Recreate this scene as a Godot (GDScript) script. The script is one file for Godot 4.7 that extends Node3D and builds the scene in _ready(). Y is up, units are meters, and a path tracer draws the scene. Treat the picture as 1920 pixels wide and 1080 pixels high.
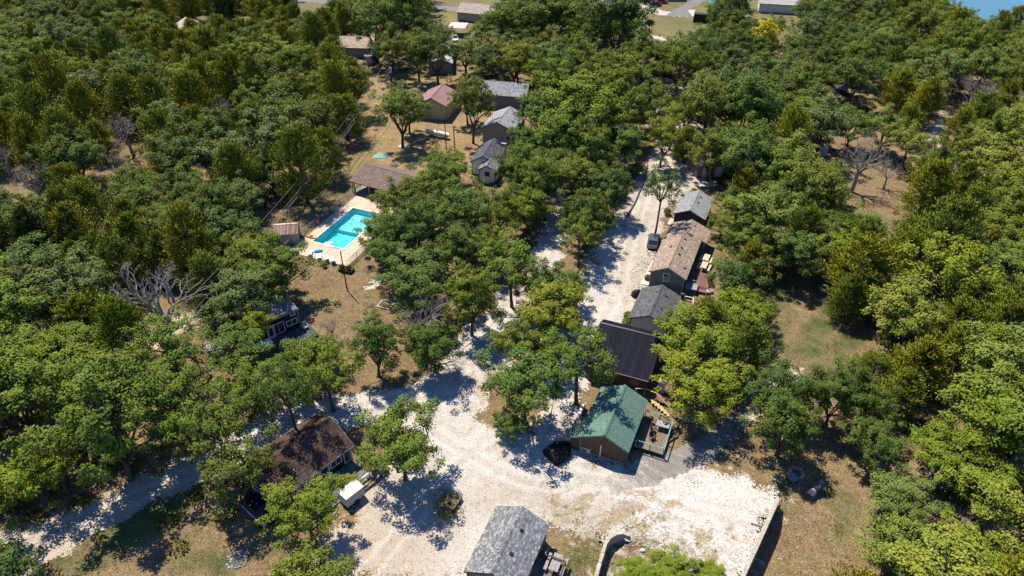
extends Node3D

# ---------------------------------------------------------------- mesh builder
class Mb:
	var v := PackedVector3Array()
	var n := PackedVector3Array()
	var k := PackedColorArray()
	func tri(a: Vector3, b: Vector3, c: Vector3, col := Color.WHITE):   # counter-clockwise seen from outside
		var m := (b - a).cross(c - a).normalized()
		v.append(a); v.append(c); v.append(b)
		n.append(m); n.append(m); n.append(m)
		k.append(col); k.append(col); k.append(col)
	func quad(a: Vector3, b: Vector3, c: Vector3, d: Vector3, col := Color.WHITE):
		tri(a, b, c, col); tri(a, c, d, col)
	func box(at: Vector3, s: Vector3, b := Basis(), col := Color.WHITE):
		var x := b.x * s.x * .5
		var y := b.y * s.y * .5
		var z := b.z * s.z * .5
		quad(at - x - y + z, at + x - y + z, at + x + y + z, at - x + y + z, col)
		quad(at + x - y - z, at - x - y - z, at - x + y - z, at + x + y - z, col)
		quad(at + x - y + z, at + x - y - z, at + x + y - z, at + x + y + z, col)
		quad(at - x - y - z, at - x - y + z, at - x + y + z, at - x + y - z, col)
		quad(at - x + y + z, at + x + y + z, at + x + y - z, at - x + y - z, col)
		quad(at - x - y - z, at + x - y - z, at + x - y + z, at - x - y + z, col)
	func bar(a: Vector3, b: Vector3, w: float, h: float, col := Color.WHITE):   # a box beam from a to b
		var d := b - a
		var z := d.normalized()
		var up := Vector3.UP if absf(z.y) < .95 else Vector3.RIGHT
		var x := up.cross(z).normalized()
		box((a + b) * .5, Vector3(w, h, d.length()), Basis(x, z.cross(x), z), col)
	func tube(p: Array, r: Array, sides := 6, col := Color.WHITE):
		var rings := []
		for i in p.size():
			var a: Vector3 = p[maxi(i - 1, 0)]
			var b: Vector3 = p[mini(i + 1, p.size() - 1)]
			var t := (b - a).normalized()
			var up := Vector3.UP if absf(t.y) < .9 else Vector3.RIGHT
			var x := t.cross(up).normalized()
			var y := x.cross(t)
			var ring := []
			for s in sides:
				var g := TAU * s / sides
				ring.append((x * cos(g) + y * sin(g)))
			rings.append(ring)
		for i in p.size() - 1:
			for s in sides:
				var q := (s + 1) % sides
				var a0: Vector3 = rings[i][s]
				var a1: Vector3 = rings[i][q]
				var b0: Vector3 = rings[i + 1][s]
				var b1: Vector3 = rings[i + 1][q]
				sm(p[i] + a0 * r[i], a0, p[i] + a1 * r[i], a1, p[i + 1] + b1 * r[i + 1], b1, col)
				sm(p[i] + a0 * r[i], a0, p[i + 1] + b1 * r[i + 1], b1, p[i + 1] + b0 * r[i + 1], b0, col)
		var e: int = p.size() - 1
		for s in range(1, sides - 1):
			tri(p[e] + rings[e][0] * r[e], p[e] + rings[e][s + 1] * r[e], p[e] + rings[e][s] * r[e], col)
			tri(p[0] + rings[0][0] * r[0], p[0] + rings[0][s] * r[0], p[0] + rings[0][s + 1] * r[0], col)
	func sm(a: Vector3, na: Vector3, b: Vector3, nb: Vector3, c: Vector3, nc: Vector3, col: Color):
		if (b - a).cross(c - a).dot(na + nb + nc) >= 0.0:
			v.append(a); v.append(c); v.append(b)
			n.append(na); n.append(nc); n.append(nb)
		else:
			v.append(a); v.append(b); v.append(c)
			n.append(na); n.append(nb); n.append(nc)
		k.append(col); k.append(col); k.append(col)
	func loft(rings: Array, col := Color.WHITE, caps := true):   # rings of equal size, smooth sides
		var cen := []
		for r in rings:
			var c := Vector3.ZERO
			for q in r: c += q
			cen.append(c / r.size())
		for i in rings.size() - 1:
			var m: int = rings[i].size()
			for s in m:
				var q := (s + 1) % m
				var a: Vector3 = rings[i][s]
				var b: Vector3 = rings[i][q]
				var c: Vector3 = rings[i + 1][q]
				var d: Vector3 = rings[i + 1][s]
				var o: Vector3 = (a + b + c + d) * .25 - (cen[i] + cen[i + 1]) * .5
				for t in [[a, b, c], [a, c, d]]:
					var f: Vector3 = (t[1] - t[0]).cross(t[2] - t[0])
					if f.length() < 1e-7: continue
					if f.dot(o) > 0: tri(t[0], t[1], t[2], col)
					else: tri(t[0], t[2], t[1], col)
		if caps:
			for e in [0, rings.size() - 1]:
				var o: Vector3 = cen[e] - cen[1 if e == 0 else e - 1]
				var m: int = rings[e].size()
				for s in m:
					var a: Vector3 = rings[e][s]
					var b: Vector3 = rings[e][(s + 1) % m]
					var f: Vector3 = (a - cen[e]).cross(b - cen[e])
					if f.length() < 1e-7: continue
					if f.dot(o) > 0: tri(cen[e], a, b, col)
					else: tri(cen[e], b, a, col)
	func mesh() -> ArrayMesh:
		var a := []
		a.resize(Mesh.ARRAY_MAX)
		a[Mesh.ARRAY_VERTEX] = v
		a[Mesh.ARRAY_NORMAL] = n
		a[Mesh.ARRAY_COLOR] = k
		var m := ArrayMesh.new()
		m.add_surface_from_arrays(Mesh.PRIMITIVE_TRIANGLES, a)
		return m

var rng := RandomNumberGenerator.new()
var taken := {}
var mats := {}
var noise_a := FastNoiseLite.new()
var noise_b := FastNoiseLite.new()
const YAW := -22.2

func r(a: float, b: float) -> float:
	return rng.randf_range(a, b)

func lin(red: float, green: float, blue: float) -> Color:
	return Color(red, green, blue).linear_to_srgb()

# a material of one base colour (linear), with a faint mottling from a shared noise picture
var grain: Texture2D
var bumps: Texture2D
func mat(red: float, green: float, blue: float, rough := .8, metal := 0.0, vc := false, grainy := true) -> StandardMaterial3D:
	var key := "%.3f %.3f %.3f %.2f %.2f %s %s" % [red, green, blue, rough, metal, vc, grainy]
	if mats.has(key): return mats[key]
	var m := StandardMaterial3D.new()
	m.albedo_color = lin(red, green, blue)
	m.roughness = rough
	m.metallic = metal
	if rough > .45 and metal < .2: m.metallic_specular = .3
	m.vertex_color_use_as_albedo = vc
	if grainy:
		m.albedo_texture = grain
		m.uv1_triplanar = true
		m.uv1_world_triplanar = true
		m.uv1_scale = Vector3.ONE * .31
	mats[key] = m
	return m

func noise_tex(f: float, type: int, colors: Array, offsets: Array, size := 1024, sd := 1, oct := 3, normal := false, strength := 4.0) -> NoiseTexture2D:
	var z := FastNoiseLite.new()
	z.noise_type = type
	z.frequency = f
	z.seed = sd
	z.fractal_octaves = oct
	if type == FastNoiseLite.TYPE_CELLULAR:
		z.cellular_return_type = FastNoiseLite.RETURN_CELL_VALUE
		z.fractal_type = FastNoiseLite.FRACTAL_NONE
	var t := NoiseTexture2D.new()
	t.width = size
	t.height = size
	t.seamless = true
	t.noise = z
	t.generate_mipmaps = false
	if normal:
		t.as_normal_map = true
		t.bump_strength = strength
	else:
		var g := Gradient.new()
		var c := PackedColorArray()
		for x in colors: c.append(x)
		g.colors = c
		g.offsets = PackedFloat32Array(offsets)
		t.color_ramp = g
	return t

func stripes(pitch_px: int, dark: float, horizontal: bool, groove := 2) -> ImageTexture:
	var im := Image.create(64, 64, false, Image.FORMAT_RGB8)
	im.fill(Color.WHITE)
	for i in range(0, 64, pitch_px):
		if horizontal: im.fill_rect(Rect2i(0, i, 64, groove), Color(dark, dark, dark))
		else: im.fill_rect(Rect2i(i, 0, groove, 64), Color(dark, dark, dark))
	return ImageTexture.create_from_image(im)

# ---------------------------------------------------------------- naming
func numbered(called: String) -> String:
	taken[called] = taken.get(called, -1) + 1
	return called if taken[called] == 0 else "%s_%03d" % [called, taken[called]]

func tag(o: Node3D, label := "", category := "", group := "", kind := "") -> Node3D:
	if label: o.set_meta("label", label)
	if category: o.set_meta("category", category)
	if group: o.set_meta("group", group)
	if kind: o.set_meta("kind", kind)
	return o

func thing(called: String, label: String, category: String, x: float, z: float, yaw := 0.0, group := "", y := 0.0) -> Node3D:
	var o := Node3D.new()
	o.name = numbered(called)
	add_child(o)
	o.position = Vector3(x, y + drop(x, z), z)
	o.rotation_degrees.y = yaw
	return tag(o, label, category, group)

func put(called: String, b, m: Material, parent: Node = self, kind := "") -> MeshInstance3D:
	var o := MeshInstance3D.new()
	o.mesh = b if b is Mesh else b.mesh()
	o.material_override = m
	if parent == self:
		o.name = numbered(called)
		add_child(o)
	else:
		var used := 0
		for c in parent.get_children():
			if c.name == called or String(c.name).begins_with(called + "_0") or String(c.name).begins_with(called + "_1"): used += 1
		o.name = called if used == 0 else "%s_%03d" % [called, used]
		parent.add_child(o, true)
	if kind: o.set_meta("kind", kind)
	return o

func bx(called: String, m: Material, at: Vector3, s: Vector3, parent: Node, b := Basis()) -> MeshInstance3D:
	var q := Mb.new()
	q.box(at, s, b)
	return put(called, q, m, parent)

func bars(list: Array, w: float, h := 0.0) -> Mb:
	var q := Mb.new()
	for p in list: q.bar(p[0], p[1], w, h if h else w)
	return q

func single(called: String, b: Mb, m: Material, label: String, category: String, x: float, z: float, yaw := 0.0, group := "") -> MeshInstance3D:
	var o := put(called, b, m)
	o.position = Vector3(x, 0, z)
	o.rotation_degrees.y = yaw
	tag(o, label, category, group)
	return o

func structure(called: String, b: Mb, m: Material) -> MeshInstance3D:
	var o := put(called, b, m)
	o.set_meta("kind", "structure")
	return o

func _ready():
	# camera: a drone 60 m up, looking 36 degrees down
	var cam := Camera3D.new()
	cam.name = "camera"
	cam.position = Vector3(0, 60, 0)
	cam.rotation_degrees = Vector3(-36, 0, 0)
	cam.fov = 45.77
	cam.near = .5
	cam.far = 4000
	add_child(cam)
	# sky and exposure
	var e := Environment.new()
	e.background_mode = Environment.BG_SKY
	var sm := ProceduralSkyMaterial.new()
	sm.sky_top_color = Color(.22, .37, .60)
	sm.sky_horizon_color = Color(.62, .74, .86)
	sm.ground_bottom_color = Color(.2, .19, .14)
	sm.ground_horizon_color = Color(.55, .62, .66)
	sm.sky_energy_multiplier = 1.08
	var sky := Sky.new()
	sky.sky_material = sm
	e.sky = sky
	e.tonemap_mode = Environment.TONE_MAPPER_LINEAR
	e.tonemap_exposure = 1.62
	e.sdfgi_enabled = true
	e.ssao_enabled = true
	e.ssil_enabled = true
	var we := WorldEnvironment.new()
	we.name = "world_environment"
	we.environment = e
	add_child(we)
	# sun: high, behind the far left of the frame
	var sun := DirectionalLight3D.new()
	sun.name = "sun"
	sun.light_color = Color(1, .955, .88)
	sun.light_energy = 1.6
	sun.light_angular_distance = .5
	sun.shadow_enabled = true
	add_child(sun)
	sun.look_at_from_position(Vector3(-2.2, 6.9, -3.1), Vector3.ZERO)

	noise_a.seed = 11
	noise_a.frequency = .045
	noise_a.fractal_octaves = 3
	noise_b.seed = 12
	noise_b.frequency = .9
	noise_b.fractal_octaves = 3
	grain = noise_tex(.02, FastNoiseLite.TYPE_SIMPLEX_SMOOTH, [Color(.82, .82, .82), Color(1, 1, 1)], [.25, .75], 512, 2, 5)
	siding_h = stripes(16, .62, true)
	siding_v = stripes(16, .6, false)

	ground()
	tree_kinds()
	rng.seed = 200
	cabins()
	far_houses()
	pool_area()
	small_things()
	plant_trees()
	undergrowth()
	pebbles()

func cabins():
	var white := mat(.72, .72, .70, .5)
	var dark := mat(.05, .05, .05, .6)
	# grey shingled cabin at the bottom
	var h := thing("shingled_cabin", "grey-shingled cabin at the bottom edge with a railed deck on its right", "cabin", -.39, -37.6, YAW)
	gable(h, 7.0, 2.5, 2.5, 2.6, 2.6, 3.85, .3, clad(.25, .21, .18, true), mat(.10, .10, .10), "shingle", [Color(.14, .145, .155), Color(.20, .205, .215), Color(.28, .285, .295), Color(.165, .17, .18), Color(.115, .12, .13)], .15)
	for p in [[.75, -1.5], [.75, 1.15]]: roof_vent(h, Vector3(p[0], 3.85 - p[0] * .5, p[1]), -.46)
	for p in [[-.55, 1.2], [-.35, 1.55], [-.9, 1.6], [-.6, 2.5]]:
		roof_vent(h, Vector3(p[0], 3.75 + p[0] * .5, p[1]), 0, true)
	window(h, Vector3(-.2, 1.5, 3.5), 0, 1.2, 1.1, white)
	window(h, Vector3(2.5, 1.5, -1.5), 90, 1.0, 1.1, white)
	door(h, Vector3(2.5, .55, .8), 90, .95, 2.0, white, white, true)
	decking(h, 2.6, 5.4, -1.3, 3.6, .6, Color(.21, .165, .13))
	railing(h, [Vector2(3.2, -1.25), Vector2(5.35, -1.25), Vector2(5.35, 1.2), Vector2(5.35, 3.5)], .6, .95, dark, dark)
	for i in 3: bx("step", mat(.10, .085, .07), Vector3(2.95, .15 + i * .15, -2.2 + i * .28), Vector3(.8, .05, .28), h)
	put("stair_rail", bars([[Vector3(3.3, 1.0, -2.3), Vector3(3.3, 1.6, -1.35)]], .07), mat(.45, .42, .38), h)
	picnic_table("weathered grey picnic table on the deck of the grey-shingled cabin", 4.15, -36.8, YAW, .6, Color(.33, .31, .30))

	# green metal roof
	h = thing("green_roofed_cabin", "brown cabin with a green metal roof shaded by oak and deck with teal rails", "cabin", 11.6, -54.0, YAW - 1.2)
	var greens := [Color(.135, .232, .190), Color(.143, .243, .200), Color(.127, .221, .181)]
	gable(h, 7.9, 2.6, 2.6, 2.55, 2.55, 3.85, .25, clad(.12, .075, .048, true), mat(.11, .25, .19, .5), "metal", greens, .3)
	# the lower lean-to that carries the slope on to the left
	bx("lean_to_wall", clad(.12, .075, .048, true), Vector3(-3.15, 1.0, 2.5), Vector3(1.1, 2.0, 2.9), h)
	var lean := bx("lean_to_roof", mat(.135, .232, .19, .42, .35), Vector3(-3.42, 2.08, 2.6), Vector3(1.55, .1, 3.3), h, Basis(Vector3(0, 0, 1), .46))
	for i in 11:
		bx("roof_panel", mat(.135, .232, .19, .38, .45), Vector3(-3.42, 2.08, 1.1 + i * .3) + Basis(Vector3(0, 0, 1), .46) * Vector3(0, .065, 0), Vector3(1.53, .03, .24), lean, Basis(Vector3(0, 0, 1), .46))
	put("downspout", bars([[Vector3(2.55, 0, 4.06), Vector3(2.55, 2.5, 4.06)]], .09), dark, h)
	put("white_pipe", bars([[Vector3(-.25, .2, 4.02), Vector3(-.25, 2.0, 4.02)]], .12), white, h)
	roof_vent(h, Vector3(-.35, 3.75, -1.8), 0, true)
	window(h, Vector3(2.6, 1.5, -1.6), 90, 1.0, 1.0, white)
	door(h, Vector3(2.6, .35, .2), 90, .9, 2.0, white, white, true)
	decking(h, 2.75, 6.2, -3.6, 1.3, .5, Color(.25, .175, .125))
	var teal := mat(.12, .38, .36, .5)
	railing(h, [Vector2(2.9, -3.55), Vector2(4.6, -3.55), Vector2(6.15, -3.0), Vector2(6.15, -.9), Vector2(6.15, 1.25), Vector2(4.6, 1.25), Vector2(3.0, 1.25)], .5, 1.0, teal, teal, false)
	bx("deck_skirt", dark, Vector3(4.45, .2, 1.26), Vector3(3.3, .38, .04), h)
	var at := h.transform * Vector3(5.2, 0, -2.5)
	var o := thing("patio_table", "grey table on the teal-railed deck", "table", at.x, at.z, YAW, "", .5)
	bx("table_top", mat(.33, .33, .36, .5), Vector3(0, .74, 0), Vector3(1.5, .05, .85), o)
	for s in [-1, 1]:
		for t in [-1, 1]: bx("leg", dark, Vector3(s * .66, .36, t * .34), Vector3(.06, .72, .06), o)
	at = h.transform * Vector3(4.5, 0, -.5)
	chair("dark chair in the middle of the teal-railed deck, nearest the bottom of the photo", at.x, at.z, 30, .5, Color(.05, .05, .055))
	at = h.transform * Vector3(4.3, 0, -1.6)
	chair("dark chair between the table and the other chair on the teal-railed deck", at.x, at.z, 70, .5, Color(.06, .06, .065))
	at = h.transform * Vector3(3.7, 0, -2.9)
	o = thing("kettle_grill", "round dark kettle grill at the far end of the teal-railed deck", "grill", at.x, at.z, 0, "", .5)
	put("bowl", dome(Vector3(0, .75, 0), .3, .28, .3), mat(.03, .03, .035, .3), o)
	put("kettle", dome(Vector3(0, .75, 0), .3, -.24, .3), mat(.03, .03, .035, .3), o)
	for i in 3: put("leg", bars([[Vector3(cos(i * 2.1) * .15, .55, sin(i * 2.1) * .15), Vector3(cos(i * 2.1) * .32, 0, sin(i * 2.1) * .32)]], .03), dark, o)

	# black metal roof; x axis points to the viewer
	h = thing("black_roofed_cabin", "dark brown cabin with a wide black metal roof, between two oaks", "cabin", 15.2, -67.4, YAW - 90)
	var blacks := [Color(.013, .015, .026), Color(.015, .017, .029), Color(.011, .013, .023)]
	gable(h, 7.6, 1.6, 6.1, 3.6, 2.65, 4.35, .25, clad(.085, .058, .042, true), mat(.055, .05, .05), "metal", blacks, .42)
	window(h, Vector3(6.1, 1.5, -2.3), 90, 1.0, .8, mat(.22, .15, .11), 1, 2)
	put("gutter", bars([[Vector3(6.5, 2.52, -4.0), Vector3(6.5, 2.52, 4.0)]], .1), mat(.22, .17, .14), h)
	# wooden walk with yellow rails between the black and green roofs
	var w := thing("wooden_stair", "yellow-railed wooden walk and steps between the green roof and black roof", "stairs", 18.0, -59.6, YAW)
	decking(w, -2.6, 1.6, -2.0, 1.0, .45, Color(.23, .15, .09))
	var yel := mat(.42, .33, .20, .7)
	for i in 6: bx("step", mat(.50, .38, .20), Vector3(-.6 + i * .42, .42 - i * .06, 1.15 + i * .22), Vector3(.36, .06, .9), w, Basis(Vector3.UP, .4))
	put("hand_rail", bars([[Vector3(-2.9, 1.4, .9), Vector3(-1.8, 1.5, .55)], [Vector3(-1.8, 1.5, .55), Vector3(-.3, 1.45, .75)], [Vector3(-.3, 1.45, .75), Vector3(2.2, .9, 2.5)]], .12, .06), yel, w)
	for p in [[-2.8, .9], [-1.8, .55], [-.3, .75], [1.0, 1.6], [2.15, 2.4]]: bx("rail_post", yel, Vector3(p[0], .6, p[1]), Vector3(.1, 1.2, .1), w)
	for p in [[1.55, -1.9], [1.55, .9]]: bx("rail_post", mat(.3, .2, .12), Vector3(p[0], .7, p[1]), Vector3(.1, 1.4, .1), w)
	put("side_rail", bars([[Vector3(1.55, 1.4, -1.9), Vector3(1.55, 1.4, .9)]], .1, .05), mat(.3, .2, .12), w)
	o = thing("utility_cabinet", "tall pale grey utility cabinet on the wooden walk beside the black-roofed cabin", "cabinet", 18.3, -60.4, YAW, "", .45)
	bx("body", mat(.42, .42, .43, .45), Vector3(0, .8, 0), Vector3(.8, 1.6, .7), o)
	bx("lid", mat(.5, .5, .5, .4), Vector3(0, 1.63, 0), Vector3(.86, .06, .76), o)
	bx("door", mat(.36, .36, .37, .45), Vector3(0, .8, .36), Vector3(.7, 1.4, .03), o)

	# sage cabin, dark grey shingles
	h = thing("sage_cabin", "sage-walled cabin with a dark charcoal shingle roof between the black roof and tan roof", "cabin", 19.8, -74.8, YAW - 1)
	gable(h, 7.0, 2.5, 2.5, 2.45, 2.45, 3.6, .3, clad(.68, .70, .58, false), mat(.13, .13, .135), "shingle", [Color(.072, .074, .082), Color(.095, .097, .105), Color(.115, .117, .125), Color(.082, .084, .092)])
	roof_vent(h, Vector3(1.0, 3.15, -1.9), -.44)
	roof_vent(h, Vector3(1.0, 3.15, 1.2), -.44)
	roof_vent(h, Vector3(-.5, 3.4, -2.2), 0, true)
	window(h, Vector3(2.5, 1.5, 1), 90, 1.0, 1.0, white)
	decking(h, 2.6, 4.8, -2.4, .4, .35, Color(.42, .42, .41))
	railing(h, [Vector2(3.0, -2.35), Vector2(4.75, -2.35), Vector2(4.75, .35), Vector2(3.0, .35)], .35, .95, white, white)

	# tan shingled cabin with slate walls
	h = thing("tan_roofed_cabin", "slate-walled cabin under long tan shingles, with white window and picnic deck", "cabin", 25.0, -87.2, YAW - 1)
	var tans := [Color(.24, .185, .145), Color(.29, .23, .185), Color(.335, .265, .21), Color(.265, .20, .16), Color(.21, .16, .13)]
	gable(h, 11.0, 2.45, 2.45, 2.9, 2.9, 4.15, .35, clad(.12, .155, .155, false), mat(.40, .37, .33), "shingle", tans)
	window(h, Vector3(-.15, 2.2, 5.5), 0, .75, 1.25, white, 1, 2)
	window(h, Vector3(2.45, 1.7, 2.6), 90, 1.0, 1.1, white)
	door(h, Vector3(2.45, .4, .4), 90, .95, 2.05, white, white, true)
	door(h, Vector3(-2.45, .2, -1), -90, .95, 2.05, white, white)
	for p in [[.55, -3.2], [.55, -.6], [.6, 1.3], [2.0, 3.6]]: roof_vent(h, Vector3(p[0], 4.15 - p[0] * .52, p[1]), -.48)
	roof_vent(h, Vector3(-1.0, 3.6, -.9), 0, true)
	roof_vent(h, Vector3(-.95, 3.6, -.6), .48)
	bx("porch_slab", mat(.62, .58, .52), Vector3(-3.1, .1, 2.2), Vector3(1.1, .2, 7.0), h)
	decking(h, 2.75, 6.0, -2.3, 4.6, .45, Color(.215, .12, .105))
	railing(h, [Vector2(2.85, 3.4), Vector2(5.95, 3.4)], .45, .9, mat(.32, .19, .16), mat(.2, .12, .10), false)
	for q in [[29.6, -87.0, "cream picnic table on the red-brown deck, nearer the bottom of the photo"], [30.4, -89.1, "cream picnic table on the red-brown deck, the one farther back"]]:
		picnic_table(q[2], q[0], q[1], YAW - 4, .45, Color(.60, .52, .40))
	# its lower rear section
	h = thing("rear_cabin", "low tan-shingled cabin section joined to the rear of the slate-walled cabin", "cabin", 28.5, -94.3, YAW - 1)
	gable(h, 3.6, 2.9, 2.9, 2.6, 2.6, 3.75, .3, clad(.12, .155, .155, false), mat(.40, .37, .33), "shingle", tans)
	roof_vent(h, Vector3(.7, 3.4, -.6), -.4)
	bx("porch_slab", mat(.62, .58, .52), Vector3(-3.5, .1, .2), Vector3(1.0, .2, 3.2), h)

	# far grey cabin of the row
	h = thing("grey_cabin", "charcoal-walled cabin with a plain light grey roof, farthest of the drive's row", "cabin", 31.3, -103.2, YAW - 2)
	gable(h, 7.2, 2.4, 2.4, 2.45, 2.45, 3.55, .3, clad(.045, .05, .058, false), mat(.12, .12, .125), "shingle", [Color(.19, .195, .205), Color(.22, .225, .235), Color(.245, .25, .26)])
	roof_vent(h, Vector3(.6, 3.27, -1.9), -.43)
	roof_vent(h, Vector3(.6, 3.27, .3), -.43)
	roof_vent(h, Vector3(-.3, 3.4, 2.2), 0, true)
	window(h, Vector3(2.4, 1.5, 0), 90, 1.0, 1.0, white)
	bx("porch_slab", mat(.5, .48, .44), Vector3(-2.9, .1, 2.9), Vector3(1.0, .2, 2.2), h)

	# brown-roofed house with a slate patio
	h = thing("brown_roofed_house", "navy house under a wide dark brown roof mottled by tree shade, with white doors", "house", -23.2, -48.3, -40.6)
	var navy := clad(.016, .019, .03, false)
	gable(h, 9.6, 3.2, 3.2, 2.75, 2.75, 4.5, .35, navy, mat(.42, .42, .43, .5), "shingle", [Color(.060, .036, .030), Color(.078, .048, .039), Color(.098, .062, .050), Color(.066, .040, .033)])
	door(h, Vector3(3.2, .2, -.1), 90, .95, 2.1, white, white, true)
	door(h, Vector3(3.2, .2, -1.3), 90, 1.0, 2.1, mat(.2, .23, .26), white, true)
	window(h, Vector3(3.2, 1.75, -2.8), 90, 1.3, .8, white, 2, 1)
	window(h, Vector3(3.2, 1.4, -4.3), 90, .8, 1.5, white, 1, 1)
	window(h, Vector3(3.2, 1.6, 2.8), 90, 1.3, 1.0, white, 2, 1)
	bx("gable_door", mat(.25, .26, .28, .4), Vector3(-.3, 1.1, 4.82), Vector3(1.0, 2.0, .05), h)
	roof_vent(h, Vector3(2.2, 3.3, 1.4), 0, true)
	bx("patio_slab", mat(.15, .165, .19), Vector3(4.9, .08, -.6), Vector3(3.2, .16, 8.4), h)
	railing(h, [Vector2(6.4, -4.6), Vector2(6.4, -2.2)], .1, .8, white, white, false)
	for q in [[-15.9, -50.3, 20, "white patio chair at the far end of the house patio"], [-16.6, -49.2, 60, "second white patio chair from the far end of the house patio"], [-20.2, -44.4, 100, "white patio chair in the middle of the house patio, half under leaves"]]:
		chair(q[3], q[0], q[1], q[2], .16, Color(.55, .56, .58))
	o = thing("garden_hose_reel", "pale round hose coil lying by the dark gable end of the brown-roofed house", "hose", -24.6, -41.3)
	var ring := []
	for i in 17: ring.append(Vector3(cos(TAU * i / 16) * .4, .08, sin(TAU * i / 16) * .4))
	for j in 3:
		var q := Mb.new()
		q.tube(ring.map(func(p): return p + Vector3(0, j * .07, 0)), range(17).map(func(_i): return .04), 5)
		put("hose_loop", q, mat(.42, .38, .28), o)
	car("parked_car", "dark blue car parked in tree shade against the gable end of the brown-roofed house", "car", -26.0, -43.1, 50, Color(.012, .016, .026))
	# white box trailer by the patio
	o = thing("box_trailer", "small white box trailer on the tan gravel below the house patio", "trailer", -16.7, -44.9, -42)
	o.scale = Vector3.ONE * .84
	bx("body", mat(.50, .48, .44, .55), Vector3(0, 1.15, 0), Vector3(1.7, 1.5, 2.7), o)
	bx("roof", mat(.56, .54, .51, .5), Vector3(0, 1.93, 0), Vector3(1.76, .06, 2.76), o)
	bx("rear_door", mat(.58, .55, .5, .5), Vector3(0, 1.15, 1.37), Vector3(1.4, 1.3, .03), o)
	bx("hitch", dark, Vector3(0, .42, -1.9), Vector3(.1, .1, 1.1), o)
	for s in [-1, 1]:
		var t := Mb.new()
		t.tube([Vector3(s * .8, .33, 0), Vector3(s * .98, .33, 0)], [.33, .33], 12)
		put("wheel", t, dark, o)
	o = thing("storage_bench", "long white bench beside the white box trailer, half hidden by leaves", "bench", -20.0, -42.9, -42)
	bx("seat", white, Vector3(0, .46, 0), Vector3(.45, .06, 1.8), o)
	bx("backrest", white, Vector3(-.24, .75, 0), Vector3(.05, .5, 1.8), o)
	for s in [-.75, .75]: bx("leg", white, Vector3(0, .22, s), Vector3(.4, .44, .07), o)
	single("patio_kerb", bars([[Vector3(0, .15, -2.2), Vector3(0, .15, 2.4)]], .22, .3), mat(.16, .12, .09), "dark timber edging beside the house patio and white trailer", "edging", -14.9, -46.7, -42)

	# navy tiny cabin
	h = thing("navy_cabin", "navy tiny cabin with white trimmed windows and grey roof under the trees", "cabin", -31.8, -72.7, 40)
	var q2 := Mb.new()
	q2.box(Vector3(0, 1.75, 0), Vector3(4.6, 3.1, 2.5))
	put("wall", q2, navy, h)
	bx("roof", mat(.17, .18, .20), Vector3(0, 3.42, -.05), Vector3(5.0, .14, 3.0), h, Basis(Vector3.RIGHT, .16))
	bx("fascia_board", mat(.26, .26, .27), Vector3(0, 3.28, 1.45), Vector3(5.0, .26, .05), h)
	window(h, Vector3(1.25, 1.55, 1.25), 0, 1.4, .75, white, 2, 1)
	window(h, Vector3(1.6, 2.85, 1.25), 0, .55, .45, white, 1, 1)
	window(h, Vector3(-.65, 1.45, 1.25), 0, 1.5, 1.6, white, 2, 1)
	door(h, Vector3(-1.75, .3, 1.25), 0, .85, 2.0, white, white, true)
	bx("corner_board", mat(.42, .44, .47), Vector3(2.3, 1.75, 1.27), Vector3(.09, 3.0, .06), h)
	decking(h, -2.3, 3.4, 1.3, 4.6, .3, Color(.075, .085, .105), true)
	chair("pale blue chair on the navy cabin's deck, against the wall's right end", -28.3, -72.7, 40, .3, Color(.30, .36, .45))
	o = thing("white_canopy", "small white canopy among leaves below the navy cabin's deck", "canopy", -32.3, -67.6, 30)
	put("cover", dome(Vector3(0, 1.9, 0), 1.1, .35, .9, 4, 8, .6), mat(.8, .8, .78, .6), o)
	for s in [-1, 1]:
		for t in [-1, 1]: bx("leg", dark, Vector3(s * .75, .95, t * .6), Vector3(.05, 1.95, .05), o)
	o = thing("storage_shed", "small grey cluttered shed left of the navy cabin", "shed", -38.6, -67.3, 20)
	bx("wall", mat(.20, .19, .18), Vector3(0, .9, 0), Vector3(1.8, 1.8, 1.4), o)
	bx("roof", mat(.42, .43, .45), Vector3(0, 1.9, 0), Vector3(2.1, .1, 1.7), o, Basis(Vector3.RIGHT, .12))
	bx("door", mat(.10, .10, .10), Vector3(0, .85, .71), Vector3(.8, 1.6, .03), o)

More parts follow.
